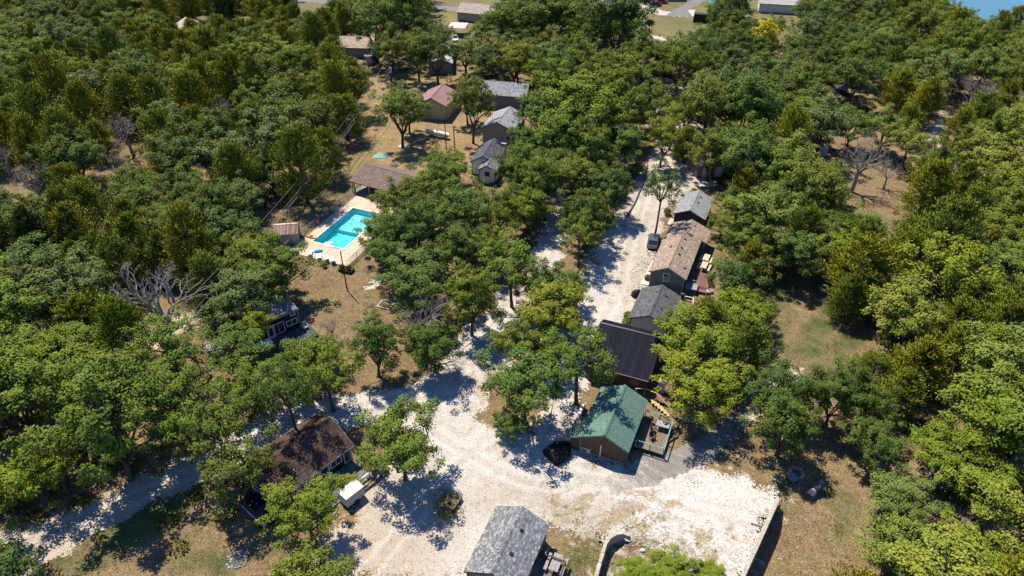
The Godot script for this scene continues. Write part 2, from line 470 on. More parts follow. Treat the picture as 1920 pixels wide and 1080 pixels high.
func far_houses():
	var white := mat(.72, .72, .70, .5)
	var trim := mat(.30, .30, .30)
	var slate := [Color(.20, .21, .23), Color(.25, .26, .28), Color(.30, .31, .33), Color(.22, .23, .25)]
	var h := thing("white_house", "white house with a dark dappled roof in the grove", "house", -4.5, -123.4, -14)
	gable(h, 8.0, 2.3, 2.3, 2.9, 2.9, 4.2, .3, clad(.80, .83, .86, false), mat(.05, .05, .06), "shingle", [Color(.06, .065, .08), Color(.08, .085, .10), Color(.10, .105, .12)], .22)
	bx("chimney_cap", mat(.5, .5, .5), Vector3(1.6, 3.5, -3.9), Vector3(1.8, .08, .4), h)
	h = thing("white_gabled_porch", "small white gabled wing with one dark window, before the white house", "house", -4.35, -117.9, -14)
	gable(h, 3.0, 1.55, 1.55, 2.75, 2.75, 3.6, .22, clad(.86, .88, .90, false), mat(.05, .05, .06), "shingle", [Color(.10, .10, .11), Color(.15, .15, .16), Color(.20, .20, .21)], .22)
	window(h, Vector3(.05, 1.9, 1.5), 0, .75, .75, mat(.10, .08, .07), 2, 1)
	bx("step", mat(.25, .17, .11), Vector3(1.2, .15, 2.0), Vector3(.8, .3, .9), h)

	h = thing("tan_house", "tan-walled house with pale grey roof and bare gable behind the white house", "house", -1.7, -138.1, -17)
	gable(h, 8.4, 3.3, 3.3, 3.5, 3.5, 5.0, .35, clad(.36, .27, .185, false), trim, "shingle", slate, .24)
	window(h, Vector3(2.2, 1.6, 4.2), 0, .9, .9, white)
	h = thing("grey_roofed_house", "long pale grey roof behind the tan-walled house, farthest of the pair", "house", -1.5, -157.0, 78)
	gable(h, 10.6, 3.4, 3.4, 3.5, 3.5, 5.3, .35, clad(.17, .16, .18, false), trim, "shingle", slate, .24)
	window(h, Vector3(3.4, 1.8, 2), 90, 1.2, 1.0, white)
	window(h, Vector3(3.4, 1.8, -2.5), 90, 1.2, 1.0, white)
	h = thing("red_roofed_barn", "cream barn with a dull rose-red metal roof on the yellow field", "barn", -17.1, -151.9, -12)
	gable(h, 9.0, 3.4, 3.4, 3.4, 3.4, 5.0, .25, clad(.45, .41, .26, true), mat(.24, .12, .12, .5), "metal", [Color(.36, .225, .22), Color(.37, .233, .228), Color(.35, .218, .213)], .8)
	bx("barn_door", mat(.40, .36, .23), Vector3(-1.2, 1.3, 4.53), Vector3(2.2, 2.5, .06), h)

	h = thing("tan_roofed_house", "low house with a broad tan roof among oaks at the upper left field", "house", -43.5, -196.5, 84)
	gable(h, 11.0, 4.5, 4.5, 2.9, 2.9, 4.5, .4, clad(.28, .27, .28, false), trim, "shingle", [Color(.30, .245, .205), Color(.34, .28, .235), Color(.37, .305, .26)], .3)
	window(h, Vector3(4.5, 1.6, 2), 90, 1.4, 1.1, white)
	var o := thing("white_shed", "narrow white shed at the corner of the yellow field", "shed", -38.9, -186.3, 8)
	bx("wall", mat(.55, .55, .58), Vector3(0, 1.2, 0), Vector3(1.5, 2.4, 1.6), o)
	bx("roof", mat(.75, .75, .76), Vector3(0, 2.5, 0), Vector3(1.9, .12, 2.0), o)
	bx("door", mat(.4, .4, .42), Vector3(0, 1.0, .82), Vector3(.8, 1.9, .03), o)
	h = thing("grey_outbuilding", "grey outbuilding mostly hidden by the silvery willow-like tree", "house", -19.3, -186.5, 4)
	gable(h, 16, 3.0, 3.0, 2.8, 2.8, 3.9, .3, clad(.22, .23, .27, false), trim, "shingle", [Color(.36, .35, .35), Color(.40, .39, .39), Color(.44, .43, .43)], .3)
	h = thing("beige_roofed_house", "house with a beige hipped-looking roof beside the cream carport", "house", -10.5, -232, 70)
	gable(h, 12, 4.2, 4.2, 2.9, 2.9, 4.8, .4, clad(.42, .37, .30, false), trim, "shingle", [Color(.31, .26, .22), Color(.35, .30, .25), Color(.39, .33, .28)], .3)
	h = thing("carport", "flat cream carport over the white pickup", "carport", -16.4, -214.5, -8)
	bx("roof", mat(.80, .74, .58, .6), Vector3(0, 2.7, 0), Vector3(5.2, .14, 6.0), h)
	for s in [-2.4, 2.4]:
		for t in [-2.8, 2.8]: bx("post", white, Vector3(s, 1.32, t), Vector3(.12, 2.64, .12), h)
	car("pickup_truck", "white pickup parked at the mouth of the cream carport", "pickup", -17.0, -208.5, 10, Color(.7, .7, .7), true)
	h = thing("brown_roofed_shed", "small shed with a rose-brown roof on the mowed far lawn", "shed", -22.5, -211.5, -20)
	gable(h, 4.6, 2.2, 2.2, 2.1, 2.1, 3.1, .2, clad(.30, .20, .17, true), trim, "shingle", [Color(.20, .125, .11), Color(.23, .145, .125)], .3)
	h = thing("small_grey_house", "little house with a bleached grey roof peeping through the upper left wood", "house", -98.5, -215.5, 30)
	gable(h, 8, 3, 3, 2.5, 2.5, 3.9, .3, clad(.30, .28, .27, false), trim, "shingle", [Color(.36, .33, .31), Color(.42, .39, .37)], .3)
	# white building with an open carport at the top right
	h = thing("white_carport_house", "long white house with a shaded open carport at the top edge", "house", 46.5, -260.5, 92)
	gable(h, 28, 4.5, 4.5, 3.2, 3.2, 4.8, .4, mat(.70, .71, .74), trim, "shingle", slate, .4)
	bx("carport_opening", mat(.03, .03, .035), Vector3(4.52, 1.4, 3), Vector3(.06, 2.6, 8), h)  # near-black panel on the solid wall, painted in for the carport's inner shade
	window(h, Vector3(4.5, 1.7, -7), 90, 2.0, 1.2, white, 2, 1)
	car("sedan", "red car beside the white house's open carport", "car", 52.5, -252.5, 100, Color(.40, .03, .04))
	car("sedan", "dark car left of the red car by the open carport", "car", 49.6, -248.6, 100, Color(.02, .022, .03))
	# lakeside building
	h = thing("lakeside_building", "white lakeside building with grey roofs and a posted porch at the top right", "building", 94, -243, 76)
	gable(h, 20, 5.0, 5.0, 3.0, 3.0, 3.9, .5, mat(.80, .83, .88), trim, "shingle", [Color(.30, .30, .31), Color(.35, .35, .36)], .4)
	for i in 6:
		window(h, Vector3(5.0, 1.7, -8 + i * 3.2), 90, 1.1, 1.1, white, 1, 1)
		door(h, Vector3(5.0, .1, -6.4 + i * 3.2), 90, 1.0, 2.0, mat(.25, .3, .36), white)
	for i in 7: bx("porch_post", white, Vector3(6.4, 1.3, -9.4 + i * 3.1), Vector3(.14, 2.6, .14), h)
	bx("porch_floor", mat(.5, .5, .5), Vector3(5.9, .06, 0), Vector3(1.8, .12, 19.6), h)
	car("sedan", "blue car parked above the lakeside building", "car", 101, -255.5, 80, Color(.05, .09, .16))
	o = thing("small_pool", "little turquoise pool in front of the lakeside building", "pool", 78.2, -224.2, 10)
	bx("coping", mat(.7, .68, .62), Vector3(0, .08, 0), Vector3(7.4, .16, 5.0), o)
	bx("water", mat(.05, .55, .60, .1, 0, false, false), Vector3(0, .12, 0), Vector3(6.4, .12, 4.0), o)
	o = thing("blue_umbrella_canopy", "bright blue canopy by the asphalt turn at the top", "canopy", 69.8, -246, 12)
	var c := Mb.new()
	var base := [Vector3(-2.6, 2.4, -2.6), Vector3(2.6, 2.4, -2.6), Vector3(2.6, 2.4, 2.6), Vector3(-2.6, 2.4, 2.6)]
	c.loft([base, base.map(func(p): return Vector3(p.x * .1, 3.7, p.z * .1))])
	put("cover", c, mat(.02, .40, .58, .6), o)
	for p in base: bx("leg", white, Vector3(p.x * .95, 1.2, p.z * .95), Vector3(.1, 2.4, .1), o)
	o = thing("storage_container", "black storage container on the lawn beside the asphalt turn", "container", 61.5, -228.5, -16)
	bx("body", mat(.022, .022, .024, .6), Vector3(0, 1.3, 0), Vector3(6.0, 2.5, 2.4), o)
	for i in 14: bx("rib", mat(.03, .03, .032, .6), Vector3(-2.8 + i * .43, 1.3, 1.215), Vector3(.12, 2.3, .03), o)
	bx("roof", mat(.05, .05, .052, .6), Vector3(0, 2.58, 0), Vector3(6.04, .06, 2.44), o)
	o = thing("waste_bin", "small dark waste bin right of the black storage container", "bin", 66.3, -226.8)
	bx("body", mat(.03, .03, .03), Vector3(0, .6, 0), Vector3(.9, 1.2, .9), o)
	bx("lid", mat(.05, .05, .05), Vector3(0, 1.24, 0), Vector3(1.0, .08, 1.0), o)
	# garage under the big oak clump
	h = thing("garage", "tan garage with two white doors half hidden under the big oak clump", "garage", 38.2, -121.5, 8)
	gable(h, 5.0, 3.2, 3.2, 2.5, 2.5, 3.7, .3, clad(.22, .17, .13, false), trim, "shingle", [Color(.10, .085, .075), Color(.13, .11, .095)], .25)
	bx("garage_door", white, Vector3(-1.3, 1.05, 2.53), Vector3(1.5, 2.0, .06), h)
	bx("garage_door", white, Vector3(1.2, 1.05, 2.53), Vector3(1.5, 2.0, .06), h)
	o = thing("blue_shed", "small shed with a flat slate-blue roof in the shade of the far right wood", "shed", 80.2, -163.5, 4)
	bx("wall", mat(.10, .11, .13), Vector3(0, .9, 0), Vector3(2.6, 1.8, 2.2), o)
	bx("roof", mat(.13, .16, .22), Vector3(0, 1.9, 0), Vector3(3.0, .12, 2.7), o)
	bx("door", mat(.05, .05, .06), Vector3(0, .85, 1.12), Vector3(.8, 1.6, .03), o)
	o = thing("storage_box", "small pale box in the shade of the oaks behind the cabins", "box", 63.5, -129, 0)
	bx("body", mat(.45, .45, .45), Vector3(0, .7, 0), Vector3(1.4, 1.4, 1.0), o)
	bx("lid", mat(.55, .55, .55), Vector3(0, 1.43, 0), Vector3(1.5, .06, 1.1), o)

# ---------------------------------------------------------------- ground
var REGION := {
	"left_lane": [Vector2(-53.7, -39.6), Vector2(-48.6, -41.7), Vector2(-44.9, -44.0), Vector2(-40.9, -46.3), Vector2(-37.3, -49.9), Vector2(-33.0, -53.0), Vector2(-30.3, -56.3), Vector2(-25.9, -58.9), Vector2(-21.0, -60.1), Vector2(-13.3, -61.4), Vector2(-8.2, -65.0), Vector2(-6.9, -55.8), Vector2(-16.8, -54.8), Vector2(-22.6, -55.8), Vector2(-26.7, -52.4), Vector2(-30.3, -48.6), Vector2(-35.6, -45.6), Vector2(-39.4, -43.0), Vector2(-43.4, -39.0), Vector2(-46.3, -35.9), Vector2(-50.5, -34.6)],
	"central_road": [Vector2(-14.4, -60.2), Vector2(-9.0, -66.1), Vector2(-6.0, -74.3), Vector2(-2.7, -78.4), Vector2(-0.8, -82.6), Vector2(2.0, -82.6), Vector2(3.3, -88.3), Vector2(3.9, -92.9), Vector2(5.4, -99.5), Vector2(6.8, -110.8), Vector2(7.8, -121.7), Vector2(11.0, -121.7), Vector2(10.2, -110.8), Vector2(9.1, -99.5), Vector2(7.8, -92.9), Vector2(6.5, -85.4), Vector2(6.7, -74.9), Vector2(3.5, -68.2), Vector2(-1.4, -65.0), Vector2(-3.7, -62.1), Vector2(-3.7, -55.0), Vector2(-1.8, -50.3), Vector2(-12.2, -52.6)],
	"cabin_drive": [Vector2(4.3, -69.2), Vector2(6.7, -74.9), Vector2(10.0, -82.6), Vector2(12.9, -92.9), Vector2(16.9, -100.4), Vector2(22.6, -115.0), Vector2(26.7, -125.3), Vector2(30.8, -133.7), Vector2(30.3, -144.2), Vector2(27.5, -153.7), Vector2(27.3, -171.8), Vector2(34.0, -180.1), Vector2(41.3, -173.8), Vector2(44.2, -168.0), Vector2(41.8, -142.7), Vector2(38.2, -121.7), Vector2(38.9, -116.1), Vector2(32.3, -113.3), Vector2(28.3, -107.8), Vector2(26.4, -103.1), Vector2(21.8, -91.3), Vector2(19.8, -84.0), Vector2(18.0, -79.9), Vector2(16.5, -74.9), Vector2(14.1, -73.5), Vector2(11.2, -70.3), Vector2(10.2, -64.0), Vector2(8.1, -58.4), Vector2(7.1, -53.4), Vector2(4.8, -51.8), Vector2(2.5, -55.0), Vector2(4.0, -62.1)],
	"gravel_lot": [Vector2(-15.1, -48.1), Vector2(-12.2, -52.6), Vector2(-8.2, -56.7), Vector2(-3.8, -55.8), Vector2(0.0, -53.8), Vector2(5.5, -52.6), Vector2(7.2, -51.0), Vector2(11.6, -48.4), Vector2(19.8, -48.4), Vector2(24.9, -47.8), Vector2(28.0, -44.9), Vector2(21.6, -35.7), Vector2(18.6, -35.7), Vector2(15.0, -38.4), Vector2(12.2, -40.5), Vector2(10.2, -41.4), Vector2(8.7, -39.9), Vector2(6.7, -41.7), Vector2(4.3, -42.4), Vector2(2.1, -40.8), Vector2(-3.0, -35.7), Vector2(-23.1, -35.7), Vector2(-20.7, -38.2), Vector2(-17.3, -41.7)],
	"asphalt": [Vector2(9.8, -47.4), Vector2(12.0, -48.6), Vector2(14.3, -50.4), Vector2(18.1, -51.4), Vector2(21.4, -53.2), Vector2(25.2, -56.0), Vector2(27.9, -57.7), Vector2(28.0, -55.8), Vector2(24.9, -52.6), Vector2(21.9, -49.9), Vector2(19.2, -48.2), Vector2(14.2, -46.5), Vector2(10.7, -45.6)],
	"upper_lane": [Vector2(27.9, -57.7), Vector2(31.8, -61.2), Vector2(35.9, -64.5), Vector2(37.1, -65.0), Vector2(36.9, -63.6), Vector2(36.0, -62.9), Vector2(31.8, -58.9), Vector2(28.0, -55.8)],
	"far_road": [Vector2(-117.1, -275.7), Vector2(-16.6, -247.2), Vector2(-16.2, -241.5), Vector2(-112.8, -263.9)],
	"white_drive": [Vector2(30.1, -253.8), Vector2(39.9, -242.9), Vector2(51.3, -236.1), Vector2(58.1, -234.7), Vector2(61.9, -236.1), Vector2(61.9, -244.3), Vector2(52.3, -241.5), Vector2(44.8, -251.6), Vector2(32.8, -261.5)],
	"far_asphalt": [Vector2(50.6, -236.1), Vector2(59.9, -234.7), Vector2(59.8, -242.9), Vector2(75.7, -267.2), Vector2(70.8, -267.2), Vector2(56.4, -245.7)],
	"far_path": [Vector2(42.2, -211.2), Vector2(47.8, -206.8), Vector2(48.3, -209.5), Vector2(42.9, -213.4)],
	"lake": [Vector2(165.6, -292.1), Vector2(256.8, -312.5), Vector2(188.2, -217.4), Vector2(169.0, -234.7), Vector2(154.5, -230.8), Vector2(153.2, -246.4), Vector2(152.6, -256.1)],
	"patch": [Vector2(-50.7, -72.6), Vector2(-48.0, -74.9), Vector2(-44.2, -78.9), Vector2(-42.0, -74.9), Vector2(-45.3, -72.0), Vector2(-47.8, -69.2)],
	"trail": [Vector2(97.3, -153.7), Vector2(100.5, -153.7), Vector2(89.5, -131.6), Vector2(81.5, -119.4), Vector2(85.7, -129.0)],
}

# the ground drops behind the concrete wall and inside the curved stone wall
const CURVE := [Vector2(7.7, -35.4), Vector2(8.4, -37.4), Vector2(9.2, -39.5), Vector2(9.7, -40.2), Vector2(10.3, -40.55), Vector2(11.0, -40.65), Vector2(11.7, -40.4)]
func drop(x: float, z: float, above := false) -> float:   # above: what lies on the upper level stays up to the wall's edge
	if x < 6 or x > 48 or z < -52 or z > 0: return 0.0
	var p := Vector2(x, z)
	var h := 0.0
	var q := p - Vector2(27.9, -44.9)
	var t := q.dot(Vector2(-.572, .820))
	var d := q.dot(Vector2(.820, .572))
	h -= 2.3 * (smoothstep(-.7, -.12, d) if not above else smoothstep(-.05, .05, d)) * (1 - smoothstep(5, 15, d)) * smoothstep(-2.5, 3.0, t)
	if x < 20:
		var poly := PackedVector2Array(CURVE)
		poly.append_array([Vector2(20, -41), Vector2(20, -20), Vector2(1.5, -20)])
		var e := 99.0
		for i in CURVE.size() - 1: e = minf(e, p.distance_to(Geometry2D.get_closest_point_to_segment(p, CURVE[i], CURVE[i + 1])))
		if not Geometry2D.is_point_in_polygon(p, poly): e = -e
		var s := smoothstep(-.55, -.08, e) if not above else smoothstep(-.05, .05, e)
		if x > 10.5: s *= lerpf(1.0, smoothstep(-40.8, -38.0, z), smoothstep(10.5, 12.0, x))
		h -= 1.1 * s * (1 - smoothstep(1.0, 5.0, e))
	return h

func inside(p: Vector2, k: String) -> bool:
	return Geometry2D.is_point_in_polygon(p, PackedVector2Array(REGION[k]))

func blend(a: Color, b: Color, t: float) -> Color:
	return a.lerp(b, clampf(t, 0, 1))

const LITTER := Color(.255, .172, .092)
const TAN := Color(.300, .218, .120)
const DRY := Color(.270, .215, .100)
const GREEN := Color(.095, .125, .030)
const LAWN := Color(.195, .205, .062)

func soil(x: float, z: float) -> Color:
	var a := noise_a.get_noise_2d(x, z)
	var b := noise_a.get_noise_2d(x * 4.3 + 90, z * 4.3)
	var f := noise_b.get_noise_2d(x, z)
	var c := blend(LITTER, TAN, .5 + a * .8 + b * .4)
	c = blend(c, DRY, .35 + b * .7 - a * .5)
	var wet := a * .9 + b * .9 - .35
	if Vector2(x - 42, (z + 76) * .55).length() < 12: wet += .38                       # the meadow
	if Vector2(x - 13, z + 36).length() < 8: wet += .75 - absf(f) * .3                  # weeds below the gravel lot
	wet += 1.0 * (1 - smoothstep(1.5, 4.0, Vector2(x, z).distance_to(Geometry2D.get_closest_point_to_segment(Vector2(x, z), Vector2(-47, -35), Vector2(-36, -42.5)))))                                  # bank of the left lane
	if Vector2(x - 36, z + 84).length() < 6: wet += .5
	c = blend(c, GREEN, wet * 1.3)
	if z < -118 and absf(x + 22) < 24 and z > -180: c = blend(c, Color(.40, .29, .135), .65 + b * .6)   # yellow field
	if z < -196: c = blend(c, LAWN, .6 + b * .6)                                         # far lawns
	if Vector2(x + 31, (z + 124) * .4).length() < 4: c = blend(c, Color(.2, .2, .06), .5 + b)
	# white stones washed out of the gravel lot
	if z > -50 and z < -34 and x > -3 and x < 40:
		var near := 1.0 - absf(Vector2(x - 16, z + 43).length() - 6) * .16
		if f > .42 - near * .5 and rng.randf() < .6: c = blend(c, Color(.60, .56, .49), r(.4, 1))
	var g := 1 + f * .28 + r(-.13, .13)
	return Color(c.r * g, c.g * g, c.b * g)

func grid(b: Mb, x0: float, z0: float, x1: float, z1: float, cell: float):
	var nx := int(round((x1 - x0) / cell))
	var nz := int(round((z1 - z0) / cell))
	var cols := []
	for j in nz + 1:
		var row := PackedColorArray()
		for i in nx + 1: row.append(soil(x0 + i * cell, z0 + j * cell))
		cols.append(row)
	for j in nz:
		for i in nx:
			var x := x0 + i * cell
			var z := z0 + j * cell
			if pool_hole(x + cell * .5, z + cell * .5): continue
			var p := [Vector3(x, drop(x, z), z), Vector3(x + cell, drop(x + cell, z), z), Vector3(x + cell, drop(x + cell, z + cell), z + cell), Vector3(x, drop(x, z + cell), z + cell)]
			var q := [cols[j][i], cols[j][i + 1], cols[j + 1][i + 1], cols[j + 1][i]]
			for s in [0, 1, 2, 0, 2, 3]:      # clockwise from above
				b.v.append(p[s]); b.n.append(Vector3.UP); b.k.append(q[s])

func to_pool(x: float, z: float) -> Vector2:
	return Vector2((x + 27.8) * .927 + (z + 100.0) * .375, -(x + 27.8) * .375 + (z + 100.0) * .927)

func pool_hole(x: float, z: float) -> bool:
	if x < -40 or x > -15 or z < -112 or z > -88: return false
	var p := to_pool(x, z)
	return absf(p.x) < 3.5 and absf(p.y) < 6.5

# a ragged sheet of loose surface: small cells inside a wandering outline
func sheet(called: String, keys: Array, cell: float, y: float, m: Material, tone: Callable, ragged: float, fray: float):
	var b := Mb.new()
	var lo := Vector2(1e9, 1e9)
	var hi := -lo
	for k in keys:
		for p in REGION[k]:
			lo = lo.min(p)
			hi = hi.max(p)
	lo -= Vector2.ONE * 2
	hi += Vector2.ONE * 2
	var polys := []
	var boxes := []
	for k in keys:
		var pp := PackedVector2Array(REGION[k])
		polys.append(pp)
		var q := Rect2(pp[0], Vector2.ZERO)
		for p in pp: q = q.expand(p)
		boxes.append(q.grow(.2))
	var nx := int((hi.x - lo.x) / cell)
	var nz := int((hi.y - lo.y) / cell)
	for j in nz:
		for i in nx:
			var p := lo + Vector2(i + .5, j + .5) * cell
			var w := p + Vector2(noise_b.get_noise_2d(p.x * .25, p.y * .25), noise_b.get_noise_2d(p.x * .25 + 70, p.y * .25)) * ragged
			w += Vector2(r(-fray, fray), r(-fray, fray)) * (1 if rng.randf() < .6 else 2)
			var ok := false
			for s in polys.size():
				if boxes[s].has_point(w) and Geometry2D.is_point_in_polygon(w, polys[s]): ok = true
			if not ok: continue
			var h := cell * r(.62, .8)
			var t: Color = tone.call(p.x, p.y)
			var g := r(0, TAU)
			var lift := y + r(0, .0035) + drop(p.x, p.y, true)
			if lift < -.4: continue
			var a := []
			for s in 4:
				var q := g + PI * .5 * s + r(-.25, .25)
				a.append(Vector3(p.x + cos(q) * h * 1.2, lift, p.y + sin(q) * h * 1.2))
			for s in [0, 1, 2, 0, 2, 3]:
				b.v.append(a[s]); b.n.append(Vector3.UP); b.k.append(t)
	return structure(called, b, m)

# the wheel tracks that cars have worn into the gravel
const TRACKS := [[Vector2(-14, -36), Vector2(-7, -48), Vector2(-2.5, -56), Vector2(-5, -64), Vector2(-1.5, -77), Vector2(4.5, -91), Vector2(8.5, -112)],
	[Vector2(25, -41), Vector2(14, -45.5), Vector2(4, -49.5), Vector2(-3, -56)], [Vector2(20, -50), Vector2(10, -47), Vector2(2, -47), Vector2(-6, -52), Vector2(-14, -58)],
	[Vector2(4, -56), Vector2(8, -66), Vector2(15, -80), Vector2(18.5, -92), Vector2(24.5, -112), Vector2(31, -130), Vector2(30, -150)], [Vector2(-52, -37.5), Vector2(-36, -47.5), Vector2(-22, -58), Vector2(-6, -60)]]

var smooth_tracks := []
func rut(p: Vector2) -> float:
	if smooth_tracks.is_empty():
		for t in TRACKS:
			var s := PackedVector2Array()
			for i in t.size() - 1:
				var p0: Vector2 = t[maxi(i - 1, 0)]
				var p3: Vector2 = t[mini(i + 2, t.size() - 1)]
				for j in 5: s.append(t[i].cubic_interpolate(t[i + 1], p0, p3, j / 5.0))
			s.append(t[t.size() - 1])
			smooth_tracks.append(s)
	var best := 99.0
	for s in smooth_tracks:
		for i in s.size() - 1:
			if absf(s[i].y - p.y) > 8 or absf(s[i].x - p.x) > 8: continue
			best = minf(best, p.distance_to(Geometry2D.get_closest_point_to_segment(p, s[i], s[i + 1])))
	return best

func gravel_tone(x: float, z: float) -> Color:
	var a := noise_a.get_noise_2d(x * 1.7, z * 1.7)
	var b := noise_b.get_noise_2d(x * .6, z * .6)
	var c := blend(Color(.565, .545, .512), Color(.43, .37, .295), .18 + a * .9 + b * .5)
	c = blend(c, Color(.45, .365, .265), .6 * smoothstep(-3.0, -10.0, x + b) * smoothstep(-52.0, -45.0, z + b))
	c = blend(c, Color(.64, .625, .60), .75 * smoothstep(8.0, 15.0, x + b * 2) * smoothstep(-52.0, -47.0, z))
	if x > 16 and z < -60: c = blend(c, Color(.50, .415, .31), .38 + b * .4)
	if x > 4 and x < 20 and z > -46 and z < -36:
		var streak := noise_a.get_noise_2d((x - z) * 1.2, (x + z) * 5.0)
		if streak + b * .5 + r(-.2, .2) > .12 + absf(x - 12) * .03: c = blend(c, Color(.34, .26, .13), .75)
	var d := rut(Vector2(x, z) + Vector2(b, a) * .5)
	var worn := clampf(1.0 - absf(d - .85) / .42, 0, 1)
	c = blend(c, Color(.64, .625, .595), worn * .5)
	if d < .4 or (d > 1.5 and d < 2.2): c = blend(c, Color(.42, .365, .285), .24 + b * .3)
	var dark := .62 if rng.randf() < .035 else 1.0
	var g := (1 + r(-.06, .055) * (1 - worn * .6)) * lerpf(dark, 1, worn * .8)
	return Color(c.r * g, c.g * g, c.b * g)

func asphalt_tone(x: float, z: float) -> Color:
	var b := noise_b.get_noise_2d((x + z) * .15, (x - z) * .9)
	var g := 1 + b * .3 + r(-.07, .07)
	return blend(Color(.25 * g, .235 * g, .215 * g), Color(.5, .47, .43), (14.5 - x) * .18 + b * .4 + (.5 if rng.randf() < .12 else 0.0))

func dirt_tone(x: float, z: float) -> Color:
	var g := 1 + noise_b.get_noise_2d(x, z) * .25 + r(-.1, .1)
	return Color(.50 * g, .42 * g, .325 * g)

func pale_tone(x: float, z: float) -> Color:
	var g := 1 + noise_b.get_noise_2d(x, z) * .15 + r(-.08, .08)
	return Color(.56 * g, .52 * g, .46 * g)

func far_asphalt_tone(x: float, z: float) -> Color:
	var g := 1 + noise_b.get_noise_2d(x, z) * .2
	return Color(.20 * g, .20 * g, .205 * g)

func ground():
	rng.seed = 3
	var litter := StandardMaterial3D.new()
	litter.vertex_color_use_as_albedo = true
	litter.roughness = .95
	litter.albedo_texture = noise_tex(.12, FastNoiseLite.TYPE_CELLULAR, [Color(.52, .48, .45), Color(.78, .76, .74), Color(.9, .9, .88), Color(1, 1, 1)], [0, .35, .7, 1], 1024, 5)
	litter.normal_enabled = true
	litter.normal_texture = noise_tex(.06, FastNoiseLite.TYPE_SIMPLEX_SMOOTH, [], [], 1024, 6, 4, true, 9.0)
	litter.normal_scale = .8
	litter.uv1_triplanar = true
	litter.uv1_world_triplanar = true
	litter.uv1_scale = Vector3.ONE / 9.0
	var b := Mb.new()
	grid(b, -76, -160, 76, -28, .5)
	grid(b, -240, -304, 240, -160, 4)
	grid(b, -240, -160, -76, -28, 4)
	grid(b, 76, -160, 240, -28, 4)
	grid(b, -240, -28, 240, 60, 8)
	for q in [[-1800, -2400, 1800, -304], [-1800, -304, -240, 60], [240, -304, 1800, 60], [-1800, 60, 1800, 1200]]:
		var p := [Vector3(q[0], 0, q[1]), Vector3(q[2], 0, q[1]), Vector3(q[2], 0, q[3]), Vector3(q[0], 0, q[3])]
		for s in [0, 1, 2, 0, 2, 3]:
			b.v.append(p[s]); b.n.append(Vector3.UP); b.k.append(Color(.16, .16, .06))
	structure("ground", b, litter)

	var gravel := StandardMaterial3D.new()
	gravel.vertex_color_use_as_albedo = true
	gravel.roughness = .92
	gravel.albedo_texture = noise_tex(.16, FastNoiseLite.TYPE_CELLULAR, [Color(.62, .6, .58), Color(.88, .87, .86), Color(1, 1, 1)], [0, .3, 1], 1024, 8)
	gravel.normal_enabled = true
	gravel.normal_texture = noise_tex(.15, FastNoiseLite.TYPE_SIMPLEX_SMOOTH, [], [], 1024, 9, 3, true, 8.0)
	gravel.normal_scale = .35
	gravel.uv1_triplanar = true
	gravel.uv1_world_triplanar = true
	gravel.uv1_scale = Vector3.ONE / 7.0
	sheet("gravel_lane", ["left_lane"], .15, .004, gravel, gravel_tone, 1.6, .35)
	sheet("gravel_road", ["central_road"], .15, .008, gravel, gravel_tone, 1.6, .35)
	sheet("gravel_drive", ["cabin_drive"], .15, .012, gravel, gravel_tone, 1.6, .35)
	sheet("gravel_lot", ["gravel_lot"], .12, .016, gravel, gravel_tone, 2.2, .6)
	sheet("dirt_path", ["upper_lane", "trail", "patch"], .3, .004, gravel, dirt_tone, 1.8, .4)
	var tar := gravel.duplicate()
	tar.roughness = .85
	sheet("asphalt_road", ["asphalt"], .2, .022, tar, asphalt_tone, .5, .1)
	sheet("pale_driveway", ["white_drive", "far_path"], .6, .006, tar, pale_tone, 1.0, .2)
	sheet("paved_street", ["far_road", "far_asphalt"], .6, .010, tar, far_asphalt_tone, .3, .05)
	# the lake
	var w := StandardMaterial3D.new()
	w.albedo_color = lin(.06, .17, .24)
	w.roughness = .28
	w.normal_enabled = true
	w.normal_texture = noise_tex(.03, FastNoiseLite.TYPE_SIMPLEX_SMOOTH, [], [], 512, 4, 4, true, 6.0)
	w.normal_scale = .6
	w.uv1_triplanar = true
	w.uv1_world_triplanar = true
	w.uv1_scale = Vector3(1, 1, 2) / 14.0
	var lk := Mb.new()
	var shore := PackedVector2Array([Vector2(146, -300), Vector2(147, -256), Vector2(149, -245), Vector2(150, -228), Vector2(163, -229), Vector2(182, -211), Vector2(260, -200), Vector2(900, -150), Vector2(1500, -700), Vector2(700, -1300), Vector2(180, -800)])
	var ix := Geometry2D.triangulate_polygon(shore)
	for i in range(0, ix.size(), 3):
		var a := shore[ix[i]]
		var c := shore[ix[i + 1]]
		var d := shore[ix[i + 2]]
		var turn := (c - a).cross(d - a)
		for p in ([a, c, d] if turn > 0 else [a, d, c]):
			lk.v.append(Vector3(p.x, .03, p.y)); lk.n.append(Vector3.UP); lk.k.append(Color.WHITE)
	structure("lake", lk, w)

